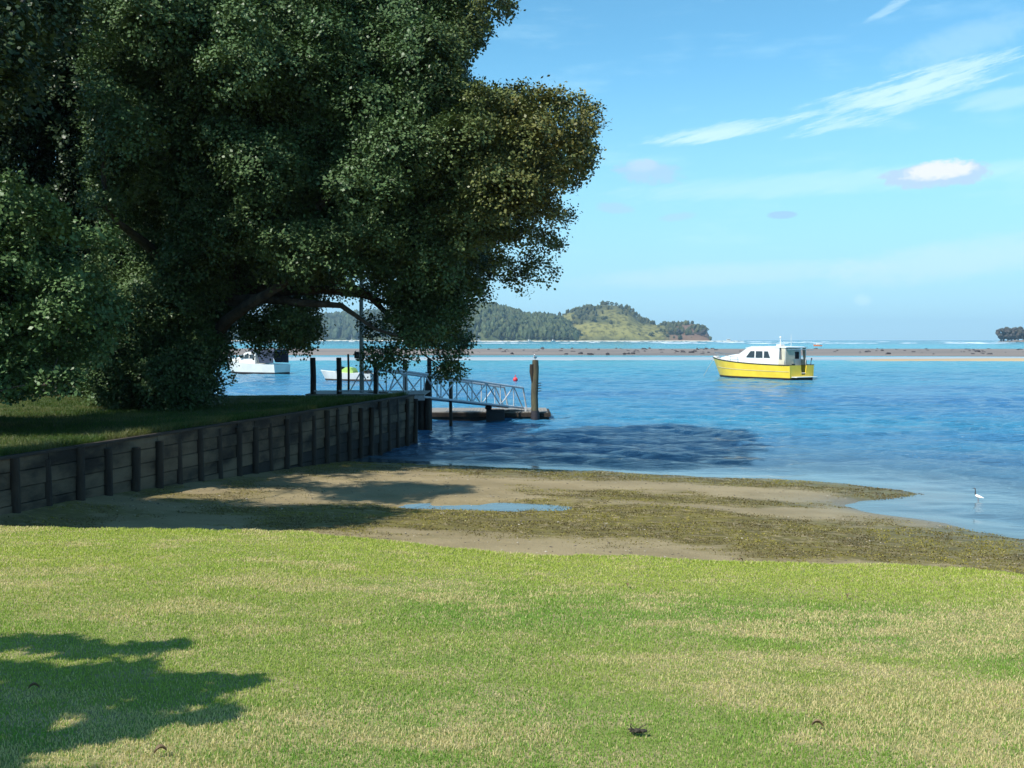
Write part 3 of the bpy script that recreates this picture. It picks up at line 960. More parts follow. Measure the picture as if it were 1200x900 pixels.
lim4 = ([P(245, 400, 27), P(256, 440, 27.4), P(262, 452, 27.5), P(272, 448, 27.6), P(278, 436, 27.6)], [.05, .03, .022, .018, .01])
lim5 = ([P(253, 461, 27.2), P(262, 452, 27.3), P(268, 442, 27.3), P(274, 437, 27.3)], [.03, .025, .02, .01])
bt = G(212, 470, WT + 0.05); bt.y = 27.5; bt.x = (212 - 600) / 1150 * 27.5
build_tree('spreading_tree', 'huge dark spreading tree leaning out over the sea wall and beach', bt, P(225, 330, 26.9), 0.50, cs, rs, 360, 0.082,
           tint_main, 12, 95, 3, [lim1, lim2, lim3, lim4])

back_poly = [(160, 478), (100, 488), (40, 486), (-60, 484), (-420, 470), (-480, 100), (-380, -250), (-100, -340), (150, -300), (190, 0), (180, 250), (175, 400)]
cs, rs = crown_from_outline(back_poly, lambda x, y: 27.5 + 3.5 * np.clip((y + 60) / 500, 0, 1), 900, 56, 22, 12, thick=3)
build_tree('background_tree', 'tall dark tree behind the bright shrub at the left edge', Vector((-14.5, 30.5, WT)), P(40, 250, 30), 0.5, cs, rs, 130, 0.115, tint_dark, 8, 60, 5)

# bright leafy shrub nearer the camera, left edge
bush_poly = [(-200, 120), (-60, 150), (-10, 200), (22, 206), (52, 222), (70, 246), (92, 256), (104, 268), (120, 262), (143, 275), (140, 300), (122, 312), (128, 335), (150, 352), (152, 385),
             (135, 400), (120, 440), (96, 462), (50, 470), (10, 480), (-120, 486), (-330, 470), (-380, 300)]
cs, rs = crown_from_outline(bush_poly, lambda x, y: 17.3 + 1.4 * np.clip((y - 200) / 280, 0, 1) ** 1.2 + (0.8 if x > 90 else 0), 700, 40, 14, 13, thick=2.0, space=0.55, surf=.95)
build_tree('leafy_shrub', 'bright green sunlit leafy shrub at the left edge in front of the dark trees', Vector((-10.6, 18.6, WT + .1)), P(-60, 330, 18.4), 0.22, cs, rs, 260, 0.085,
           tint_bush, 7, 60, 7, ros_leaves=20, ros_r=.13)


def ball_crown(c, R_, n, rmin, rmax, seed, sq=0.8):
    r_ = np.random.default_rng(seed); out = []; rr = []
    while len(out) < n:
        v = r_.normal(size=3); v /= np.linalg.norm(v)
        q = np.array(c) + v * np.array((R_[0], R_[1], R_[2])) * r_.random() ** 0.35
        out.append(tuple(q)); rr.append(r_.uniform(rmin, rmax))
    return out, rr


# trees beside the viewer, whose shade falls on the beach and lawn
cs, rs = [], []
for c_, R_, n_, sd_ in (((-8.4, 12.3, 7.2), (1.4, 1.2, .9), 36, 21), ((-9.9, 12.6, 7.0), (1.3, 1.1, .8), 30, 26), ((-7.5, 12.8, 7.2), (1.1, 1.2, .9), 26, 27),
                       ((-8.0, 15.3, 8.7), (1.6, 1.3, 1.2), 34, 25), ((-9.0, 11.2, 6.6), (1.5, 1.0, .9), 26, 24), ((-11.2, 11.8, 7.2), (1.2, 1.2, 1.0), 24, 22)):
    c2_, r2_ = ball_crown(c_, R_, n_, 0.3, 0.62, sd_); cs += c2_; rs += r2_
build_tree('roadside_tree', 'broad tree just left of the view that shades the beach', Vector((-10.8, 11.8, 1.6)), (-10.2, 12.0, 5.0), 0.3, cs, rs, 220, 0.085, tint_dark, 7, 30, 9)
cs, rs = ball_crown((-13.2, 17.6, 10.4), (2.3, 2.3, 1.8), 34, 0.5, 0.95, 23)
c2_, r2_ = ball_crown((-11.2, 19.3, 10.3), (1.9, 2.2, 1.6), 30, 0.5, 0.9, 28); cs += c2_; rs += r2_
c2_, r2_ = ball_crown((-14.3, 18.3, 10.0), (2.2, 2.4, 1.8), 30, 0.5, 0.9, 29); cs += c2_; rs += r2_
build_tree('bank_tree', 'tree left of the view on the raised bank behind the leafy shrub', Vector((-13.8, 16.9, 1.7)), (-13.2, 16.6, 7.5), 0.4, cs, rs, 50, 0.15, tint_dark, 6, 30, 14)
cs, rs = ball_crown((-7.6, 2.6, 5.0), (1.0, 0.8, 0.5), 10, 0.2, 0.35, 22)
for (x, y, z, x0) in ((-3.74, 3.96, 4.4, -5.6), (-3.06, 3.42, 4.35, -5.2), (-3.22, 3.12, 4.4, -4.6), (-3.08, 2.86, 4.4, -5.2), (-3.4, 2.58, 4.4, -5.2), (-3.3, 2.20, 4.4, -5.4), (-3.9, 3.3, 4.5, -5.5)):
    x -= .12
    for k in range(9):
        f_ = k / 8
        cs.append((x + (x0 - x) * f_, y + random.uniform(-.12, .12) - .15 * f_, z + .5 * f_ + random.uniform(-.06, .06))); rs.append(0.035 + .075 * f_)
build_tree('lawn_tree', 'small tree left of the viewer that throws finger shadows on the lawn', Vector((-8.0, 1.9, 1.75)), (-7.6, 2.1, 4.4), 0.2, cs, rs, 170, 0.085, tint_main, 5, 30, 10, ros_r=.06)

# ------------------------------------------------------------------ jetty, piles, pole, gangway, pontoon
jd = empty('jetty', P(430, 459, 35.3), 0, 'low timber jetty landing behind the end of the sea wall', 'jetty')
jb = Vector(jd.location)
zt = 1.47
xa, xb = (362 - 600) / 1150 * 35, (503 - 600) / 1150 * 36.3
mb = MB()
nb = 34
for i in range(nb):
    x = xa + (xb - xa) * (i + .5) / nb
    mb.box(Vector((x, 35.6, zt)) - jb, ((xb - xa) / nb - 0.012, 2.6, 0.045))
mb.build('deck_boards', M['deck'], jd)
mb = MB()
mb.beam(Vector((xa, 34.35, zt - .11)) - jb, Vector((xb, 34.35, zt - .11)) - jb, 0.09, 0.17)
mb.build('edge_beam', M['galv'], jd)
mb = MB()
mb.beam(Vector((xa, 36.85, zt - .14)) - jb, Vector((xb, 36.85, zt - .14)) - jb, 0.12, 0.24)
mb.build('bearer', M['beam'], jd)
mb = MB()
for a_, b_ in ((368, 372), (397, 436)):
    mb.beam(P(a_, 458, 34.28) - jb, P(b_, 458, 34.28) - jb, 0.03, 0.05)
mb.build('kick_rail', M['galv'], jd)
for x in (xa + .2, -4.9, -3.4, xb - .1):
    MB().tube([Vector((x, 36.6, -1.4)) - jb, Vector((x, 36.6, zt - .26)) - jb], 0.14, 12).build('support_pile', M['pile'], jd, True)


def post(name, px, py0, py1, D, wpx, m, label, group='timber posts standing around the jetty', square=False, zbase=None):
    top = P(px, py0, D); bot = P(px, py1, D)
    if zbase is not None: bot.z = zbase
    r = wpx / 2 / 1150 * D
    o = empty(name, bot, 0, label, 'post', group)
    h_ = top.z - bot.z
    mb = MB()
    if square:
        mb.box((0, 0, h_ / 2), (r * 1.8, r * 1.8, h_), None, 0.012)
    else:
        mb.tube([(0, 0, 0), (0.01, 0, h_ * .5), (-0.005, 0, h_ - 0.03), (-0.005, 0, h_)], [r, r * .98, r * .95, r * .86], 14)
    mb.build('shaft', m, o, True)
    return o


post('mooring_post', 367, 419, 461, 34.45, 7, M['pile'], 'leftmost dark timber post at the jetty, nearest the big tree', zbase=zt + .022)
post('mooring_post', 397.5, 419, 461, 34.45, 6.4, M['pile'], 'second dark timber post from the left, left of the white speedboat cockpit', zbase=zt + .022)
post('mooring_post', 408.5, 415, 457, 36.4, 2.6, M['pile'], 'thin tall post just left of the grey light pole', zbase=zt + .022)
p4 = post('mooring_post', 440, 420, 463, 34.6, 5.0, M['pile'], 'dark post at the shore end of the gangway with a pale slanting brace', zbase=zt + .022)
MB().tube([P(443.5, 424, 34.5) - p4.location, P(443, 462, 34.5) - p4.location], 0.022, 8).build('brace', M['galv'], p4)
post('mooring_post', 475, 422, 478, 39.5, 6.0, M['pile_olive'], 'olive grey post behind the gangway under the hanging foliage', zbase=-1.5)
p6 = post('mooring_pile', 503.5, 420, 505, 37.3, 5.5, M['pile'], 'dark leaning-braced pile between the jetty and the pontoon', zbase=-1.8)
mb = MB(); pb = p6.location
mb.tube([Vector((-.17, 0, .5)), Vector((-.17, 0, 1.8 + 1.28)), Vector((-.06, 0, 1.8 + 1.75)), Vector((0.02, 0, 1.8 + 2.2))], [.15, .15, .10, .06], 12)
mb.build('doubling_pile', M['pile'], p6, True)
post('mooring_post', 528, 447, 480, 38.2, 4.0, M['pile'], 'short dark post halfway along the gangway', zbase=-1.5)

lp = P(424, 459, 35.6); lp.z = zt + .022
pole = empty('light_pole', lp, 0, 'tall grey green pole rising from the jetty into the tree', 'pole')
MB().tube([(0, 0, 0), (0, 0, 2.4), (0.02, 0, 5.8)], [0.085, 0.078, 0.06], 14).build('shaft', M['pole'], pole, True)
MB().box((-.17, -.02, 1.35), (0.16, 0.16, 0.24), None, 0.015).build('meter_box', M['black'], pole)
MB().box((.10, -.02, 1.35), (0.05, 0.12, 0.20), None, 0.01).build('bracket', M['pole'], pole)
for s_ in (-1, 1):
    MB().tube([(s_ * 0.42, -.25, 0.0), (s_ * 0.03, -.09, 0.72)], 0.022, 8).build('strut', M['galv'], pole, True)
mb = MB(); mb.beam((0, 0, 5.75), (0.7, 0, 5.9), .05, .05); arm_o = mb.build('arm', M['pole'], pole)
MB().box((0.9, 0, 5.88), (0.5, 0.18, 0.09), None, 0.03).build('lamp_head', M['galv'], arm_o)

# gangway
g0 = P(443, 462.5, 35.0); g1 = P(606, 479.5, 42.9); g1.z = 0.42; g0.z = 1.50
gw = empty('gangway', g0, 0, 'sloping galvanised truss gangway leading down to the pontoon', 'gangway')
gd = (g1 - g0); ghor = Vector((gd.x, gd.y, 0)).normalized(); gs = Vector((ghor.y, -ghor.x, 0))
HR = 0.86; W2 = 0.48
for s_ in (-1, 1):
    mb = MB(); o_ = gs * (W2 * s_)
    a0, a1 = o_, gd + o_
    up = Vector((0, 0, HR))
    n_b = 9
    b0 = a0 + gd * 0.0; 
    mb.tube([a0, a1], 0.045, 8)
    mb.tube([a0 + gd * 0.05 + up, a1 - gd * 0.03 + up], 0.044, 8)
    mb.tube([a0, a0 + gd * 0.05 + up], 0.027, 8); mb.tube([a1, a1 - gd * 0.03 + up], 0.036, 8)
    for i in range(1, n_b):
        q = a0 + gd * (i / n_b)
        mb.tube([q, q + up], 0.024, 6)
    for i in range(n_b):
        q = a0 + gd * (max(i, .05) / n_b); q2 = a0 + gd * (min(i + 1, n_b - .3) / n_b)
        if i % 2 == 0: mb.tube([q2, q + up], 0.028, 6)
        else: mb.tube([q, q2 + up], 0.028, 6)
    mb.build('side_truss', M['galv'], gw, True)
mb = MB()
for i in range(40):
    c_ = gd * ((i + .5) / 40)
    mb.box(c_ + Vector((0, 0, 0.03)), (gd.length / 40 - .02, W2 * 1.8, 0.03), gd.to_track_quat('X', 'Z').to_matrix())
mb.build('tread', M['deck'], gw)

# pontoon
pc = Vector((-1.12, 43.0, 0))
pn = empty('pontoon', pc, 0, 'long low floating pontoon with pale deck and dark sides', 'pontoon')
mb = MB(); mb.box((0, 0, .10), (5.4, 2.6, .36), None, 0.03); mb.build('float', M['beam'], pn)
mb = MB()
for i in range(38): mb.box((-2.66 + 5.32 * (i + .5) / 38, 0, .305), (5.32 / 38 - .012, 2.56, .04))
mb.build('deck_boards', M['deck'], pn)
mb = MB(); mb.beam((-2.72, -1.34, .20), (2.74, -1.34, .20), .07, .17, .01); mb.beam((2.74, -1.36, .20), (2.74, 1.3, .20), .07, .17, .01); mb.build('rubbing_strip', M['pile'], pn)
MB().box((0.42, -1.56, 0.14), (0.78, 0.34, 0.62), None, 0.04).build('landing_float', M['black'], pn)
MB().ball((0.12, -1.5, 0.52), 0.13, 1.2, 1, .9).build('fender', M['black'], pn, True)
mb = MB()
for x in (1.7, 2.1): mb.box((x, -1.0, .40), (.07, .07, .16)); 
mb.beam((1.6, -1.0, .47), (2.2, -1.0, .47), .05, .04); mb.build('cleat', M['galv'], pn)

pt = P(627, 422, 41.2); pl = empty('mooring_pile', (pt.x, 41.45, -1.6), 0, 'tall thick pile at the pontoon end with a gull on top', 'post', 'timber posts standing around the jetty')
hp = pt.z + 1.6
mb = MB()
mb.tube([(0, 0, 0), (0.01, 0, 1.6), (-.02, 0, 2.6), (.02, 0, hp - .35), (.02, 0, hp)], [.15, .155, .15, .15, .125], 16)
pile_sh = mb.build('shaft', M['pile_olive'], pl, True)
MB().tube([(-.10, -.06, hp - .95), (-.13, -.06, hp - .5), (-.13, -.05, hp - .18)], [.05, .10, .09], 10).build('broken_slab', M['pile'], pl, True)
for k in range(4):
    mb = MB(); z = hp - 1.32 + k * 0.11; mb.beam((.12, -.05, z), (.27, -.05, z + .02), .05, .035); mb.build('step_iron', M['black'], pile_sh)
MB().tube([(.01, 0, 1.45), (.01, 0, 1.75), (.01, 0, 2.0)], [.175, .19, .165], 14).build('mussel_band', M['mussel'], pl, True)


def bird(name, loc, rz, s, body, wing, neck, label, gull=False):
    o = empty(name, loc, rz, label, 'bird')
    mb = MB()
    lz = 0.07 if gull else 0.26
    # body, neck and head in one lofted skin along the spine (x forward)
    if gull:
        spine = [(-.20, .10, .012), (-.14, .115, .035), (-.04, .13, .068), (.06, .145, .072), (.115, .185, .042), (.135, .225, .036), (.15, .25, .040), (.18, .25, .026), (.20, .245, .010), (.235, .238, .004)]
    else:
        spine = [(-.21, .01, .010), (-.15, .02, .035), (-.05, .03, .070), (.06, .06, .066), (.10, .10, .038), (.118, .13, .022)]
    z0 = 0 if gull else .26
    rings = []
    for i, (x, z, r) in enumerate(spine):
        a = spine[min(i + 1, len(spine) - 1)]; c = spine[max(i - 1, 0)]
        d = Vector((a[0] - c[0], 0, a[1] - c[1])).normalized(); u = Vector((-d.z, 0, d.x))
        rings.append([Vector((x, 0, z + z0)) + u * (r * math.sin(q)) + Vector((0, 1, 0)) * (r * .92 * math.cos(q)) for q in [2 * math.pi * k / 12 for k in range(12)]])
    mb.loft([[p * s for p in r] for r in rings])
    ob = mb.build('body', body, o, True)
    for sy in (-1, 1):
        mb = MB()
        rr = []
        for (x, z, w_, h_) in ((.08, .14 if gull else .06, .01, .02), (.02, .145 if gull else .05, .022, .05), (-.08, .13 if gull else .03, .02, .045), (-.19, .11 if gull else .015, .008, .018), (-.26, .10 if gull else .005, .003, .006)):
            rr.append([Vector((x, sy * (.052 + w_ * math.cos(q)) * (1 if x > -.15 else .55), z + z0 + h_ * math.sin(q))) * s for q in [2 * math.pi * k / 8 for k in range(8)]])
        mb.loft(rr); mb.build('wing', wing, o, True)
        mb = MB()
        lt = (.10 if gull else .26)
        mb.tube([Vector((0.0, sy * .025, lt)) * s, Vector((-.012, sy * .026, lt * .5)) * s, Vector((0.0, sy * .027, 0.0)) * s], .006 * s, 6)
        for fa in (-.5, 0, .5): mb.tube([Vector((0, sy * .027, .004)) * s, Vector((.045 * math.cos(fa), sy * .027 + .045 * math.sin(fa), .003)) * s], .004 * s, 5)
        mb.build('leg', M['leg'], o)
    if neck is not None:
        mb = MB(); mb.tube([Vector(q_) * s for q_ in ((.10, 0, .36), (.13, 0, .44), (.12, 0, .52), (.125, 0, .60), (.15, 0, .635), (.18, 0, .64), (.20, 0, .637))], [q_ * s for q_ in (.034, .026, .022, .022, .032, .026, .010)], 12)
        nk = mb.build('neck', neck, o, True)
        mb = MB(); mb.tube([Vector((.195, 0, .638)) * s, Vector((.29, 0, .625)) * s], [.009 * s, .002 * s], 6); mb.build('bill', M['black'], nk)
    return o


bird('gull', (pt.x + .01, 41.45, -1.6 + hp), R(-105), 0.85, M['feather_white'], M['feather_grey'], None, 'small white gull perched on top of the thick pontoon pile', True)
hb = G(1146, 587, 0.0)
bird('wading_bird', (hb.x, hb.y, -0.05), R(128), 0.48, M['feather_white'], M['feather_white'], M['feather_dark'], 'white bodied wading bird with dark neck standing in the shallow inlet')

# ------------------------------------------------------------------ boats
def hull_rings(L_, B_, zs, zb, draft, flare=0.86, n=15, deckpow=2.4, rake=0.10):
    """stations stern to bow; each a half section list (y,z) from keel to sheer"""
    out = []
    for i in range(n):
        t_ = i / (n - 1)
        x = L_ * t_
        hb_ = B_ / 2 * (0.90 + 0.10 * math.sin(min(t_ / .45, 1) * math.pi / 2)) * (1 - max(0, (t_ - .45) / .55) ** deckpow * .985)
        sheer = zs + (zb - zs) * t_ ** 2.0
        wl = hb_ * (flare if t_ < .6 else flare - (t_ - .6) * .9)
        wl = max(wl, 0.01)
        keel = -draft * (1 - max(0, (t_ - .75) / .25) ** 2)
        bx = x * (1 - rake * 0)
        cut = L_ * rake * max(0, (t_ - .7) / .3) ** 2
        out.append([(bx - cut * 1.0, 0.0, keel), (bx - cut * .95, wl * .75, keel * .45), (bx - cut * .85, wl * .98, .02), (bx - cut * .8, wl, .16), (bx - cut * .4, wl + (hb_ - wl) * .55, .16 + (sheer - .16) * .5), (bx, hb_, sheer)])
    return out


def hull_part(rings, i0, i1, thick=0.05):
    """both sides between profile rows i0..i1, lofted; solid strip with mirrored half"""
    mb = MB()
    for s_ in (1, -1):
        vs = [[mb.b.verts.new((p[0], p[1] * s_, p[2])) for p in r[i0:i1 + 1]] for r in rings]
        for r0, r1 in zip(vs, vs[1:]):
            for k in range(len(r0) - 1): mb.b.faces.new((r0[k], r0[k + 1], r1[k + 1], r1[k]))
    return mb


def close_stern(mb, rings, i0, i1):
    r = rings[0][i0:i1 + 1]
    pts = [(p[0] - 0.001, p[1], p[2]) for p in r] + [(p[0] - 0.001, -p[1], p[2]) for p in r[::-1] if p[1] > 1e-6]
    mb.poly(pts)


def deck_mesh(rings, drop=0.02, t0=0.0):
    mb = MB(); n = len(rings)
    vs = [[mb.b.verts.new((r[-1][0], r[-1][1] * q, r[-1][2] - drop + .05 * (1 - q * q) * (i > 3))) for q in (-1, -.5, 0, .5, 1)] for i, r in enumerate(rings)]
    for a_, b_ in zip(vs, vs[1:]):
        for k in range(4): mb.b.faces.new((a_[k], a_[k + 1], b_[k + 1], b_[k]))
    return mb


# --- yellow cruiser
bp = G(925, 445.5, 0.0)
ang = R(180 - 56)
yb = empty('cabin_cruiser', bp, ang, 'yellow hulled white cabin cruiser anchored in mid channel', 'boat')
# port stern corner is the reference point: shift hull so that corner sits at the origin
yb.scale = (1.096, 1, 1)
L_, B_ = 9.4, 3.45
rg = hull_rings(L_, B_, 1.22, 1.75, 0.45, 0.93)
offy = -B_ / 2 * .9
def off(mb, dx=0, dy=offy, dz=0):
    bmesh.ops.translate(mb.b, verts=mb.b.verts, vec=(dx, dy, dz)); return mb
mb = hull_part(rg, 0, 3); close_stern(mb, rg, 0, 3); off(mb).build('bottom', M['antifoul'], yb, True)
mb = hull_part(rg, 3, 5); off(mb).build('topsides', M['yellow'], yb, True)
# transom with boarding notch
r = rg[0]
tw, tz = r[5][1], r[5][2]
mb = MB()
mb.prism([(-.01, tw * .97, .16), (-.01, tw, tz), (-.01, .12, tz), (-.01, .02, .42), (-.01, -.48, .42), (-.01, -.60, tz), (-.01, -tw, tz), (-.01, -tw * .97, .16)], (0.07, 0, 0))
off(mb).build('transom', M['yellow'], yb)
mb = MB()
mb.box((-.28, 0, .24), (.55, 2.6, .07), None, .02); off(mb).build('swim_platform', M['white'], yb)
mb = MB()
for s_ in (1, -1):
    pts = [(q[0], q[1] * s_, q[2] + .02) for q in [r[5] for r in rg]]
    mb.tube(pts, .045, 8)
off(mb).build('rubbing_strake', M['interior'], yb, True)
mb = MB()
for s_ in (1, -1):
    pts = [(q[0], (q[1] + .01) * s_, q[2]) for q in [r[4] for r in rg[:-1]]]
    mb.tube(pts, .018, 6)
off(mb).build('hull_line', M['canvas'], yb, True)
mb = deck_mesh(rg[3:], .0)
off(mb).build('foredeck', M['white'], yb, True)
mb = MB(); mb.box((.95, 0, .55), (1.9, 2.7, .06)); off(mb).build('cockpit_floor', M['canvas'], yb)


def yd(x):      # half beam of the deck at x
    return float(np.interp(x, [r[5][0] for r in rg], [r[5][1] for r in rg]))
def zd(x):
    return float(np.interp(x, [r[5][0] for r in rg], [r[5][2] for r in rg]))


# trunk cabin forward
rings_ = []
for x, wq, zt_ in ((5.0, .86, 2.20), (6.0, .80, 2.10), (7.0, .68, 1.98), (7.8, .52, 1.86), (8.25, .40, 1.76)):
    y = yd(x) * wq; zb_ = zd(x) - .04
    rings_.append([(x, y, zb_), (x, y * .93, zt_ - .12), (x, y * .72, zt_), (x, 0, zt_ + .05), (x, -y * .72, zt_), (x, -y * .93, zt_ - .12), (x, -y, zb_)])
off(MB().loft(rings_)).build('trunk_cabin', M['white'], yb, True)
# wheelhouse
rings_ = []
for x, wq, zt_, tw_ in ((1.15, .90, 2.66, .84), (2.5, .90, 2.70, .84), (4.3, .88, 2.70, .80), (4.55, .88, 2.62, .78), (5.35, .86, 2.10, .80)):
    y = yd(x) * wq; zb_ = zd(x) - .04; yt = yd(min(x, 4.3)) * tw_
    rings_.append([(x, y, zb_), (x, (y + yt) / 2, (zb_ + zt_) / 2), (x, yt, zt_), (x, 0, zt_ + .05), (x, -yt, zt_), (x, -(y + yt) / 2, (zb_ + zt_) / 2), (x, -y, zb_)])
wh = off(MB().loft(rings_)).build('wheelhouse', M['white'], yb, True)
# roof
rings_ = []
for x, h_ in ((.50, .02), (.65, .06), (2.5, .10), (4.2, .08), (4.75, .02)):
    y = min(yd(max(x, 0)), 1.5) * .92 * (1 if x < 4.5 else .9); zt_ = 2.70 if x < 4.5 else 2.64
    rings_.append([(x, y, zt_), (x, y, zt_ + .05), (x, y * .8, zt_ + .05 + h_), (x, -y * .8, zt_ + .05 + h_), (x, -y, zt_ + .05), (x, -y, zt_)])
rf = off(MB().loft(rings_)).build('roof', M['white'], yb, True)
# cockpit side wings, rear screen and uprights
def side_pt(x, f, out=.012):
    y0 = yd(x) * .89; y1 = yd(min(x, 4.3)) * .82
    z0_ = zd(x); z1_ = 2.68
    return (x, y0 + (y1 - y0) * f + out, z0_ + (z1_ - z0_) * f)
for s_ in (1, -1):
    for (xs0, xs1, t0_, t1_) in ((4.45, 3.60, 4.0, 3.62), (3.45, 2.75, 3.45, 2.80), (2.62, 2.0, 2.62, 2.25)):
        mb = MB()
        q = [side_pt(xs0, .40), side_pt(xs1, .40), side_pt(t1_, .80), side_pt(t0_, .80)]
        q = [(a_, b_ * s_, c_) for a_, b_, c_ in q]
        mb.prism(q, (0, .02 * s_, 0)); off(mb).build('window', M['glass'], wh)
    mb = MB()
    q = [(a_, b_ * s_, c_) for a_, b_, c_ in (side_pt(1.15, 0), side_pt(.60, 0), side_pt(.60, .30), side_pt(1.2, .34))]
    mb.prism(q, (0, .03 * s_, 0)); off(mb).build('cockpit_coaming', M['canvas'], yb)
    mb = MB(); mb.beam((.62, 1.34 * s_, 1.2), (.62, 1.28 * s_, 2.7), .05, .05); off(mb).build('roof_upright', M['white'], yb)
    mb = MB()
    q = [(.88, 1.36 * s_, 1.62), (.62, 1.35 * s_, 1.62), (.62, 1.31 * s_, 2.68), (.98, 1.33 * s_, 2.68)]
    mb.prism(q, (0, .02 * s_, 0)); off(mb).build('side_curtain', M['canvas'], yb)
mb = MB()
mb.prism([(.58, 1.30, 1.25), (.58, .15, 1.25), (.58, .15, 2.66), (.58, 1.27, 2.66)], (.02, 0, 0)); off(mb).build('rear_curtain', M['canvas'], yb)
mb = MB(); mb.box((1.12, 0.15, 1.85), (.03, .75, 1.5)); off(mb).build('cabin_door', M['interior'], wh)
mb = MB(); mb.box((1.12, -.75, 2.05), (.03, .7, .6)); off(mb).build('window', M['glass'], wh)
# windscreen panes lie on the raked front
for yq in (-.92, -.31, .31, .92):
    mb = MB()
    a_ = Vector((5.30, yq - .26, 2.16)); b_ = Vector((5.30, yq + .26, 2.16)); c_ = Vector((4.66, yq * .95 + .25, 2.575)); d_ = Vector((4.66, yq * .95 - .25, 2.575))
    nrm = (b_ - a_).cross(d_ - a_).normalized() * .02
    mb.prism([a_ + nrm, b_ + nrm, c_ + nrm, d_ + nrm], nrm); off(mb).build('windscreen_pane', M['glass'], wh)
# bow rail
mb = MB()
rail = []
for s_ in (1, -1):
    pts = [(x, yd(x) * .92 * s_, zd(x) + .45 if x < 9 else zd(x) + .5) for x in (5.3, 6.2, 7.1, 7.9, 8.6, 9.05)]
    rail.append(pts)
    for p in pts[:-1]: mb.tube([(p[0], p[1], zd(p[0])), p], .014, 6)
mb.tube(rail[0] + rail[1][::-1], .018, 6)
off(mb).build('bow_rail', M['steel'], yb)
mb = MB(); mb.box((9.05, 0, 1.82), (.5, .22, .14), None, .02); mb.tube([(9.2, 0, 1.75), (9.35, 0, 1.45)], .04, 6); off(mb).build('anchor_roller', M['white'], yb)
mb = MB(); mb.tube([(9.25, 0, 1.72), (9.9, .05, .8), (10.5, .1, -.1)], .018, 6); off(mb).build('mooring_line', M['canvas'], yb)
mb = MB(); mb.tube([(1.3, -.3, 2.8), (1.3, -.3, 3.85)], [.02, .008], 6); off(mb).build('aerial', M['white'], rf)
mb = MB(); mb.tube([(1.9, .3, 2.8), (1.9, .3, 3.5)], .03, 8); mb.ball((1.9, .3, 3.6), .09); mb.box((1.9, .3, 2.92), (.5, .5, .12), None, .04); off(mb).build('radar_mast', M['white'], rf)
mb = MB(); mb.beam((.45, 1.2, 2.55), (.45, -1.2, 2.55), .05, .05); mb.beam((.45, -1.3, 2.5), (0, -1.4, 2.5), .12, .06); off(mb).build('rod_rack', M['steel'], yb)
mb = MB(); mb.tube([(.05, -1.2, 1.25), (.0, -1.25, 1.85)], .03, 6); mb.ball((0, -1.25, 1.75), .07); mb.box((.06, 1.0, 1.3), (.1, .3, .14)); off(mb).build('stern_fitting', M['black'], yb)

# --- small white cruiser behind the foliage
wp = G(301, 437.5, 0)
wb = empty('white_launch', wp, R(152), 'white launch with a dark canopy anchored beyond the trees', 'boat')
L2, B2 = 7.4, 2.7
rg2 = hull_rings(L2, B2, .95, 1.45, .4, .92)
def c2(mb): return off(mb, -L2 * .45, 0)
mb = hull_part(rg2, 0, 3); close_stern(mb, rg2, 0, 3); c2(mb).build('bottom', M['antifoul'], wb, True)
mb = hull_part(rg2, 3, 5); close_stern(mb, rg2, 3, 5); c2(mb).build('topsides', M['white'], wb, True)
c2(deck_mesh(rg2)).build('deck', M['white'], wb, True)
rings_ = []
for x, y, z in ((2.6, 1.05, 2.25), (4.0, 1.0, 2.2), (4.9, .85, 1.75), (6.3, .45, 1.5)):
    rings_.append([(x, y, 1.0), (x, y * .9, z - .1), (x, 0, z), (x, -y * .9, z - .1), (x, -y, 1.0)])
cb = c2(MB().loft(rings_)).build('cabin', M['white'], wb, True)
for s_ in (1, -1):
    for a_, b_ in ((2.8, 3.4), (3.5, 4.1), (4.2, 4.7)):
        mb = MB(); mb.prism([(a_, .99 * s_, 1.55), (b_, .95 * s_, 1.5), (b_ - .1, .93 * s_, 1.9 if b_ < 4.5 else 1.7), (a_, .96 * s_, 1.98)], (0, .05 * s_, 0)); c2(mb).build('window', M['glass'], cb)
mb = MB(); mb.loft([[(x, 1.1, 2.2), (x, 1.0, 2.42), (x, -1.0, 2.42), (x, -1.1, 2.2)] for x in (.1, 1.5, 3.2)]); c2(mb).build('canopy', M['navy'], wb)
for s_ in (1, -1):
    mb = MB(); mb.prism([(.15, 1.12 * s_, 1.1), (1.9, 1.12 * s_, 1.1), (2.4, 1.08 * s_, 2.22), (.15, 1.08 * s_, 2.22)], (0, .02 * s_, 0)); c2(mb).build('side_curtain', M['navy'], wb)
mb = MB(); mb.tube([(2.8, 0, 2.3), (2.8, 0, 3.6)], .03, 6); c2(mb).build('aerial', M['white'], wb)

# --- speedboat with lime cover
spp = G(404, 446.0, 0)
sp = empty('speedboat', spp, R(163), 'small white speedboat with a lime green cover beyond the jetty posts', 'boat')
L3, B3 = 4.9, 1.9
rg3 = hull_rings(L3, B3, .62, .85, .3, .9)
def c3(mb): return off(mb, -L3 * .55, 0)
mb = hull_part(rg3, 0, 3); close_stern(mb, rg3, 0, 3); c3(mb).build('bottom', M['interior'], sp, True)
mb = hull_part(rg3, 3, 5); close_stern(mb, rg3, 3, 5); c3(mb).build('topsides', M['white'], sp, True)
c3(deck_mesh(rg3)).build('deck', M['white'], sp, True)
rings_ = []
for x, y, z in ((1.7, .5, .85), (1.9, .6, 1.10), (2.4, .6, 1.16), (2.8, .5, .95), (2.95, .4, .85)):
    rings_.append([(x, y, .66), (x, y * .85, z - .06), (x, 0, z), (x, -y * .85, z - .06), (x, -y, .66)])
c3(MB().loft(rings_)).build('cover', M['lime'], sp, True)
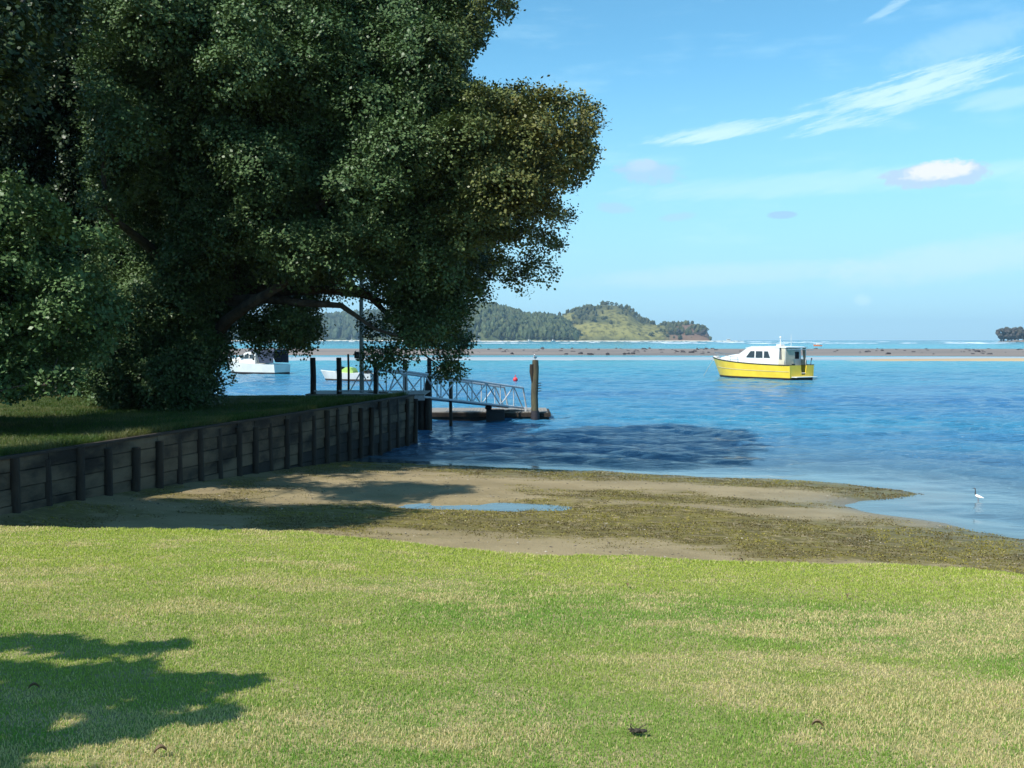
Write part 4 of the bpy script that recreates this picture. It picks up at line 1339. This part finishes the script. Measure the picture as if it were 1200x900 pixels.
mb = MB(); mb.prism([(3.25, .7, .8), (3.5, 0, .85), (3.15, 0, 1.2), (2.95, .6, 1.12)], (.02, .02, 0)); mb.prism([(3.25, -.7, .8), (3.5, 0, .85), (3.15, 0, 1.2), (2.95, -.6, 1.12)], (.02, -.02, 0)); c3(mb).build('windscreen', M['glass'], sp)
mb = MB(); mb.box((-.2, 0, .75), (.34, .3, .5), None, .06); mb.box((-.25, 0, .25), (.14, .12, .7)); c3(mb).build('outboard_motor', M['black'], sp)
mb = MB(); mb.box((.7, 0, .75), (.5, 1.3, .22), None, .05); c3(mb).build('rear_seat', M['interior'], sp)
# tender-sized dinghy seen through the hanging foliage
dp = G(524, 436, 0)
dg = empty('dinghy', dp, R(150), 'tiny white dinghy seen through the hanging foliage above the gangway', 'boat')
rg4 = hull_rings(2.9, 1.4, .42, .55, .15, .88)
def c4(mb): return off(mb, -1.4, 0)
mb = hull_part(rg4, 0, 5); close_stern(mb, rg4, 0, 5); c4(mb).build('hull', M['white'], dg, True)
c4(deck_mesh(rg4, .12)).build('floor', M['canvas'], dg, True)
mb = MB(); mb.box((.9, 0, .38), (.25, 1.2, .05)); c4(mb).build('thwart', M['beam'], dg)
mb = MB(); mb.box((-.1, 0, .5), (.25, .22, .4), None, .05); c4(mb).build('outboard_motor', M['black'], dg)

# red buoy
bb = G(604, 446.5, 0)
by = empty('mooring_buoy', bb, 0, 'round red mooring buoy floating beyond the pontoon', 'buoy')
MB().ball((0, 0, .12), .20, sub=3).build('float', M['red'], by, True)
MB().tube([(0, 0, .34), (0, 0, .50)], .035, 8).build('top_ring', M['red'], by, True)

# orange and far white boats
def small_boat(name, px, py, L_, colr, label, cat='boat', mast=0, rz=R(175), cab=True):
    p = G(px, py, 0)
    o = empty(name, p, rz, label, cat)
    r5 = hull_rings(L_, L_ * .32, L_ * .13, L_ * .19, .3, .9, 9)
    mb = hull_part(r5, 0, 5); close_stern(mb, r5, 0, 5); off(mb, -L_ / 2, 0).build('hull', colr, o, True)
    off(deck_mesh(r5), -L_ / 2, 0).build('deck', M['white'], o, True)
    if cab:
        mb = MB(); mb.box((-.05 * L_, 0, L_ * .24), (L_ * .35, L_ * .2, L_ * .16), None, L_ * .02); mb.build('cabin', M['white'], o)
        mb = MB(); mb.box((-.05 * L_, 0, L_ * .25), (L_ * .30, L_ * .21, L_ * .06)); mb.build('window', M['glass'], o)
    if mast:
        mb = MB(); mb.tube([(0, 0, L_ * .1), (0, 0, mast)], .10, 6); mb.beam((0, 0, 2.2), (-L_ * .4, 0, 2.2), .25, .3); mb.build('mast', M['white'], o)
    return o


small_boat('launch', 958, 405.6, 4.6, M['orange'], 'small orange hulled boat far out behind the yellow cruiser')
small_boat('launch', 853, 401.2, 13, M['white'], 'distant white launch on the horizon left of the yellow cruiser')
YL = ['white yacht with bare mast moored far off below the left wooded hill', 'white yacht moored far off, just right of the pontoon-side foliage',
      'white yacht moored far off above the tall pontoon pile', 'white yacht moored far off below the conifers on the middle hill']
for k, (px, mh) in enumerate(((412, 12), (561, 13), (620, 11), (648, 10))):
    small_boat('yacht', px, 400.6, 10, M['white'], YL[k], 'yacht', mh, R(170 + 20 * k), group if False else True)

# rocks on the tidal flat
rk_me = []
for k in range(4):
    mb = MB(); mb.ball((0, 0, .35), 1.0, random.uniform(.9, 1.5), random.uniform(.7, 1.1), .55, 2)
    for v in mb.b.verts: v.co *= 1 + random.uniform(-.22, .22)
    o = mb.build('rock', M['rock']); rk_me.append(o)
spots = []
r_ = random.Random(5)
for k in range(150):
    px = r_.choice([r_.uniform(556, 640), r_.uniform(640, 830), r_.uniform(640, 830), r_.uniform(955, 1200), r_.uniform(955, 1200)])
    if r_.random() < .6 and spots:
        q = r_.choice(spots); px = q[0] + r_.gauss(0, 9)
    py = r_.uniform(408.3, 415.6)
    spots.append((px, py))
for k, (px, py) in enumerate(spots):
    p = G(px, py, 0.1)
    o = rk_me[k] if k < 4 else rk_me[k % 4].copy()
    if k >= 4: C.objects.link(o)
    s_ = r_.uniform(.22, .48) * (1.5 if r_.random() < .1 else 1)
    o.location = (p.x, p.y, .02); o.scale = (s_ * r_.uniform(.9, 1.4), s_, s_ * 1.15); o.rotation_euler = (0, 0, r_.uniform(0, 6))
    tag(o, 'small dark rock dotted on the far brown tidal flat', 'rock', 'dark rocks scattered over the tidal flat')

# dead leaves and clod on the lawn
def ground_at(px, py):
    z = 1.6
    for _ in range(8):
        p = G(px, py, z); z = float(height(np.array([p.x]), np.array([p.y]))[0][0])
    return G(px, py, z)
q = ground_at(746, 862)
mb = MB()
for k in range(9): mb.ball((random.uniform(-.05, .05), random.uniform(-.04, .04), .025 + random.uniform(0, .03)), random.uniform(.012, .03), 1.3, 1, .6, 1)
for k in range(7): mb.tube([(random.uniform(-.05, .05), random.uniform(-.04, .04), .02), (random.uniform(-.09, .09), random.uniform(-.06, .06), .07)], .003, 4)
bmesh.ops.scale(mb.b, verts=mb.b.verts, vec=(.6, .6, .6))
tag(mb.build('turf_clod', M['clod'], loc=q), 'dark clod of turf lying on the grass in the foreground', 'clod')
leaf_spots = [(993, 703, 'brown dead leaf near the far right edge of the lawn'), (868, 660, 'pale dead leaf at the lawn edge by the dark sea grass'),
              (188, 888, 'pale dead leaf in the shadowed corner of the lawn'), (40, 812, 'brown dead leaf inside the tree shadow on the lawn'),
              (958, 857, 'dark dead leaf on the dry patch at lower right'), (735, 690, 'bleached dead leaf on the lawn left of the inlet')]
for (px, py, lb_) in leaf_spots:
    q = ground_at(px, py); mb = MB()
    n_ = 6; Lf = .032
    vs0 = []; ctr = []
    for i in range(n_ + 1):
        t_ = i / n_; w_ = .012 * math.sin(math.pi * min(max(t_, .03), .97)) ** .7
        zc = .02 + .02 * math.sin(t_ * 3)
        ctr.append([(Lf * (t_ - .5) * 1.6, -w_, zc + .012), (Lf * (t_ - .5) * 1.6, 0, zc), (Lf * (t_ - .5) * 1.6, w_, zc + .014), (Lf * (t_ - .5) * 1.6, 0, zc + .002)])
    mb.loft(ctr)
    o = mb.build('dead_leaf', M['dead_leaf'], loc=q); o.rotation_euler = (0, 0, random.uniform(0, 6))
    tag(o, lb_, 'leaf', 'dead leaves on the lawn')

# ------------------------------------------------------------------ far hills
def hill(name, prof, D, depth, base_py, colors, label, seed, fieldmask=None, rough=1.0, back=0.6):
    """a solid hill: ridge heights from the skyline at distance D, falling to the shore in front and to the land behind"""
    xs = np.linspace((prof[0][0] - 600) / 1150 * D, (prof[-1][0] - 600) / 1150 * D, 260)
    pxs = xs / D * 1150 + 600
    ridge_py = np.interp(pxs, [p[0] for p in prof], [p[1] for p in prof])
    H = np.array([P(a_, b_, D).z for a_, b_ in zip(pxs, ridge_py)])
    H = np.maximum(H, 0.0)
    vs = np.linspace(-1, back, 64)
    U, V = np.meshgrid(np.arange(len(xs)), vs)
    U = U.ravel(); V = V.ravel()
    Hh = H[U]; fallen = np.where(V < 0, np.sqrt(np.clip(1 - V ** 2, 0, 1)) ** 1.25, np.cos(V / back * math.pi / 2))
    Dd = D + V * depth
    X = xs[U] * np.where(V < 0, Dd / D, 1.0); Y = Dd
    n = fbm(X, Y, 90, 5, .55) - .5
    Z = Hh * fallen + rough * n * 16 * np.clip(1 - fallen, 0, 1) * np.clip(Hh / 20, 0, 1) * (fallen > .03) - 0.4
    nx = len(xs); i = np.arange(nx * 64).reshape(64, nx)
    f = np.stack([i[:-1, :-1], i[:-1, 1:], i[1:, 1:], i[1:, :-1]], -1).reshape(-1, 4)
    m_ = bpy.data.materials.new(name + '_land'); m_.use_nodes = True
    t = NT(m_.node_tree); b = t.n['Principled BSDF']
    pos = t.new('ShaderNodeNewGeometry').outputs['Position']
    c_ = t.mix(t.ss(t.noise(pos, 0.02, 5, .6), .4, .6), colors[0], colors[1])
    c_ = t.mix(t.attr('field').outputs['Fac'], c_, colors[2])
    c_ = t.mix(t.m('MULTIPLY', t.ss(t.noise(pos, 0.09, 5, .7), .45, .62), .75), c_, tuple(q * .45 for q in colors[0]))
    c_ = t.mix(t.attr('rockf').outputs['Fac'], c_, colors[3])
    sp_ = t.new('ShaderNodeSeparateXYZ'); t.l.new(pos, sp_.inputs[0])
    c_ = t.mix(t.ss(sp_.outputs[2], 1.6, 0.9), c_, (0.60, 0.55, 0.45))
    t.l.new(c_, b.inputs['Base Color']); b.inputs['Roughness'].default_value = 0.95; b.inputs['Specular IOR Level'].default_value = .1
    px_ = X / Y * 1150 + 600
    fld = fieldmask(px_, Z, X, Y)[0] if fieldmask else np.zeros_like(X)
    rkf = fieldmask(px_, Z, X, Y)[1] if fieldmask else np.zeros_like(X)
    o = mesh_np(name, np.stack([X, Y, Z], 1), f, m_, attrs={'field': fld, 'rockf': rkf}, smooth=True)
    tag(o, label, 'hill', kind='structure')
    return dict(X=X.reshape(64, nx), Y=Y.reshape(64, nx), Z=Z.reshape(64, nx), fld=fld.reshape(64, nx), rk=rkf.reshape(64, nx))


def forest(name, hd, n, smin, smax, tint, label, pick, seed, cone=False):
    """many tree blobs over a hill as one wood"""
    r_ = np.random.default_rng(seed)
    ny, nx = hd['X'].shape
    a_ = r_.integers(0, int(ny * .75), n * 3); c_ = r_.integers(0, nx, n * 3)
    X = hd['X'][a_, c_] + r_.normal(size=n * 3) * 4; Y = hd['Y'][a_, c_] + r_.normal(size=n * 3) * 6; Z = hd['Z'][a_, c_]; fl = hd['fld'][a_, c_]; rk = hd['rk'][a_, c_]
    ok = (Z > 1.2) & pick(X / Y * 1150 + 600, Z, fl, rk, r_.random(n * 3), a_ / ny)
    X, Y, Z = X[ok][:n], Y[ok][:n], Z[ok][:n]; n = len(X)
    bm_ = bmesh.new(); bmesh.ops.create_icosphere(bm_, subdivisions=1, radius=1)
    bm_.verts.ensure_lookup_table(); ico = np.array([v.co[:] for v in bm_.verts]); icf = np.array([[v.index for v in f_.verts] for f_ in bm_.faces]); bm_.free()
    k = len(ico)
    s_ = r_.uniform(smin, smax, n)
    v = ico[None] * (1 + r_.uniform(-.3, .3, (n, k, 1)))
    v = v * np.stack([s_ * .62, s_ * .62, s_ * (1.0 if not cone else 1.5)], 1)[:, None, :] + np.stack([X, Y, Z + s_ * .5], 1)[:, None, :]
    f = icf[None] + (np.arange(n) * k)[:, None, None]
    tn = lerp(tint[0], tint[1], r_.random(n)) * (.7 + .6 * r_.random(n))[:, None]
    o = mesh_np(name, v.reshape(-1, 3), f.reshape(-1, 3), M['far_leaf'], attrs={'tint': np.repeat(tn[:, None], k, 1).reshape(-1, 3)})
    return tag(o, label, 'forest', kind='stuff')


GRN = ((0.05, 0.07, 0.032), (0.085, 0.10, 0.045), (0.30, 0.27, 0.085), (0.20, 0.12, 0.08))
lh = [(150, 400), (250, 392), (330, 385), (385, 374), (410, 372), (445, 370), (490, 366), (520, 366), (550, 372), (600, 385), (640, 399)]
h1 = hill('left_hill', lh, 3000, 500, 400, GRN, 'long low blue grey wooded hill beyond the jetty', 1)
forest('left_hill_forest', h1, 5200, 8, 15, ((0.035, 0.055, 0.028), (0.055, 0.075, 0.035)), 'blue grey forest covering the far left hill', lambda px, z, f, r, q, a: q < 1.1, 31)
mh = [(505, 399), (520, 380), (540, 366), (560, 363), (575, 362), (590, 366), (602, 369), (612, 374), (640, 375), (655, 378), (664, 384), (671, 392), (673, 399)]
h2 = hill('middle_hill', mh, 2100, 260, 400, GRN, 'rounded wooded hill in the middle of the far shore', 2)
forest('middle_hill_forest', h2, 3000, 5, 11, ((0.04, 0.06, 0.026), (0.07, 0.085, 0.034)), 'mixed forest covering the middle hill', lambda px, z, f, r, q, a: q < .95, 32)
rh = [(600, 399), (640, 377), (655, 371), (672, 364), (690, 360), (705, 357), (722, 358), (736, 362), (745, 370), (753, 376), (770, 381), (785, 381), (800, 380), (812, 380), (820, 383), (828, 388), (831, 393), (832, 399)]


def field(px, Z, X, Y):
    n = fbm(X, Y, 60, 4)
    Hr = np.interp(px, [p[0] for p in rh], [P(a_, b_, 2300).z for a_, b_ in rh])
    low = sstep(-Z + 14 * (n - .5) + 0 * X, -42, -36) * sstep(px, 665, 680) * (1 - sstep(px, 772, 786)) * (Z > 3)
    patchy = sstep(fbm(X, Y, 55, 4), .50, .62) * (Z > 34) * .8
    rk = sstep(px + 14 * (n - .5), 776, 792) * .8
    return np.clip(np.maximum(low, patchy), 0, 1), rk


h3 = hill('headland', rh, 2300, 230, 400, ((0.06, 0.07, 0.03), (0.115, 0.115, 0.05), (0.21, 0.195, 0.065), (0.17, 0.10, 0.07)), 'grassy headland hill with a yellow field and red brown tip', 3, field)
forest('headland_bush', h3, 900, 3, 7, ((0.045, 0.055, 0.025), (0.075, 0.08, 0.03)), 'scrub growing over the headland hill',
       lambda px, z, f, r, q, a: (q < np.where(f > .4, .04, .42)) & (fbm(px * 3, z * 9, 60, 3) > .43), 33)

# individual trees on the skyline and shore
def far_tree(name, px, py_base, hpx, D, kind, label, group, tint):
    base = P(px, py_base, D); h_ = hpx / 1150 * D
    o = empty(name, base, random.uniform(0, 6), label, 'tree', group)
    MB().tube([(0, 0, -1), (0, 0, h_ * .5)], [h_ * .05, h_ * .03], 6).build('trunk', M['bark'], o)
    n = 26 if kind != 'cone' else 22
    cs_, rs_ = [], []
    for k in range(n):
        t_ = random.random()
        if kind == 'cone':
            rr = h_ * .24 * (1 - t_) + .02 * h_; z = h_ * (.12 + .85 * t_)
        else:
            rr = h_ * .42 * math.sqrt(max(.05, 1 - (2 * t_ - 1) ** 2)); z = h_ * ((.12 if name == 'islet_tree' else .30) + .62 * t_)
        a_ = random.uniform(0, 6.28); q_ = rr * random.random() ** .4
        cs_.append((q_ * math.cos(a_), q_ * math.sin(a_), z)); rs_.append(h_ * random.uniform(.08, .17))
    mb = MB()
    for c, r in zip(cs_, rs_):
        mb.ball(c, r, random.uniform(.8, 1.3), random.uniform(.8, 1.3), random.uniform(.6, 1), 1)
    for v in mb.b.verts: v.co += Vector((random.uniform(-1, 1), random.uniform(-1, 1), random.uniform(-1, 1))) * h_ * .03
    mb.build('crown', tint, o)
    return o


TG = mat('far_tree_green', (0.045, 0.06, 0.028), .9, scale=.3, second=(0.08, 0.09, 0.04), spec=.1)
TP = mat('far_tree_plum', (0.075, 0.06, 0.055), .9, scale=.3, second=(0.05, 0.055, 0.04), spec=.1)
for k, px in enumerate((561, 592, 618, 622, 627, 631, 636, 656, 664, 668, 671)):
    py = float(np.interp(px, [p[0] for p in mh], [p[1] for p in mh])) + 2
    far_tree('conifer_tree', px, py if px < 650 else py + 3, random.uniform(6, 9) if px < 660 else 9, 2090, 'cone', 'dark pointed conifer on the skyline of the middle hill', 'conifers on the middle hill', TG)
for k, (px, dy) in enumerate(((705, 1), (712, 0), (717, 0), (722, 0), (728, 1), (756, 1), (766, 1), (778, 1), (803, 1), (817, 2), (824, 2), (828, 3))):
    py = float(np.interp(px, [p[0] for p in rh], [p[1] for p in rh])) + 1.5
    far_tree('round_tree', px, py, random.uniform(4, 6.5), 2290, 'round', 'round topped tree on the skyline of the grassy headland', 'round trees on the headland skyline', TG)
for k in range(34):
    px = 726 + k * 3.0 + random.uniform(-1, 1)
    far_tree('shore_tree', px, 397.5 - random.uniform(-.8, 4.5), random.uniform(5, 9), 2085 + random.uniform(0, 50), 'round', 'dense round tree along the foot of the headland', 'trees along the foot of the headland', TP if px > 795 else TG)
# island trees on the right
isl = G(1195, 400.6, 0)
mb = MB()
for k in range(40):
    mb.ball((random.uniform(-32, 60), random.uniform(-8, 8), random.uniform(-1, .8)), random.uniform(3, 7), 1.5, 1, .42, 2)
o = mb.build('island', mat('island_rock', (0.20, 0.15, 0.12), .9, scale=.2, second=(0.10, 0.09, 0.06)), loc=(isl.x, isl.y, 0)); tag(o, 'low rocky islet at the right edge of the horizon', 'island', kind='structure')
for k, (px, hp_) in enumerate(((1173, 17), (1176, 19), (1181, 17), (1185, 16), (1189, 18), (1193, 19), (1199, 15), (1204, 18))):
    far_tree('islet_tree', px, 398.6, hp_, isl.y, 'round', 'tall dark plum grey tree standing on the islet at the right edge', 'trees on the right islet', TP)

# houses on the far shore
for k, (px, py, w_, lbl) in enumerate(((678, 396.8, 8, 'small white house at the foot of the headland field, the left one'), (691, 396, 13, 'larger white house at the foot of the headland field'))):
    p = P(px, py, 2080); o = empty('house', p, R(random.uniform(-20, 20)), lbl, 'house', 'white houses below the headland field')
    MB().box((0, 0, 2), (w_, 7, 5), None, .1).build('wall', M['wall'], o)
    MB().prism([(-w_ * .55, -4.2, 4.4), (-w_ * .55, 0, 7), (-w_ * .55, 4.2, 4.4)], (w_ * 1.1, 0, 0)).build('roof', M['roof'], o)
    for q_ in (-.25, .25): MB().box((w_ * q_, -3.53, 2.4), (w_ * .2, .08, 1.4)).build('window', M['glass'], o)
    MB().box((0, -3.53, 1.2), (1.1, .08, 2.3)).build('door', M['beam'], o)

# beach strip and breakers
mb = MB()
for k in range(60):
    pxa = 330 + 8.6 * k
    mb.ball((P(pxa, 400, 2020 if pxa > 505 else 2460).x, 1835 + random.uniform(-5, 5) if pxa > 505 else 2440, 0), 14, random.uniform(1.0, 2.0), .8, .10 if pxa > 505 else .16, 1)
o = mb.build('far_beach', mat('pale_beach', (0.62, 0.58, 0.48), .9, var=.1, scale=.1)); tag(o, 'thin pale beach below the far hills', 'beach', kind='structure')
mb = MB()
r_ = random.Random(9)
for k in range(46):
    px = r_.uniform(560, 1210); D = r_.choice([900, 1150, 1500]) * r_.uniform(.95, 1.05)
    mb.ball(((px - 600) / 1150 * D, D, 0), 4, r_.uniform(2, 7), .5, r_.uniform(.04, .10), 1)
o = mb.build('breakers', M['foam']); tag(o, 'lines of white breakers along the harbour mouth', 'surf', kind='stuff')

# ------------------------------------------------------------------ haze
m_ = bpy.data.materials.new('haze'); m_.use_nodes = True
t = NT(m_.node_tree)
t.n.remove(t.n['Principled BSDF'])
pv = t.new('ShaderNodeVolumePrincipled')
pv.inputs['Color'].default_value = (0.50, 0.76, 1.0, 1)
pv.inputs['Density'].default_value = 0.00010
pv.inputs['Anisotropy'].default_value = 0.1
t.l.new(pv.outputs[0], t.n['Material Output'].inputs['Volume'])
mb = MB(); mb.box((0, 1500, 60), (12400, 9400, 130))
hz_o = mb.build('haze', m_); tag(hz_o, 'thin blue sea haze over the harbour', 'haze', kind='stuff')
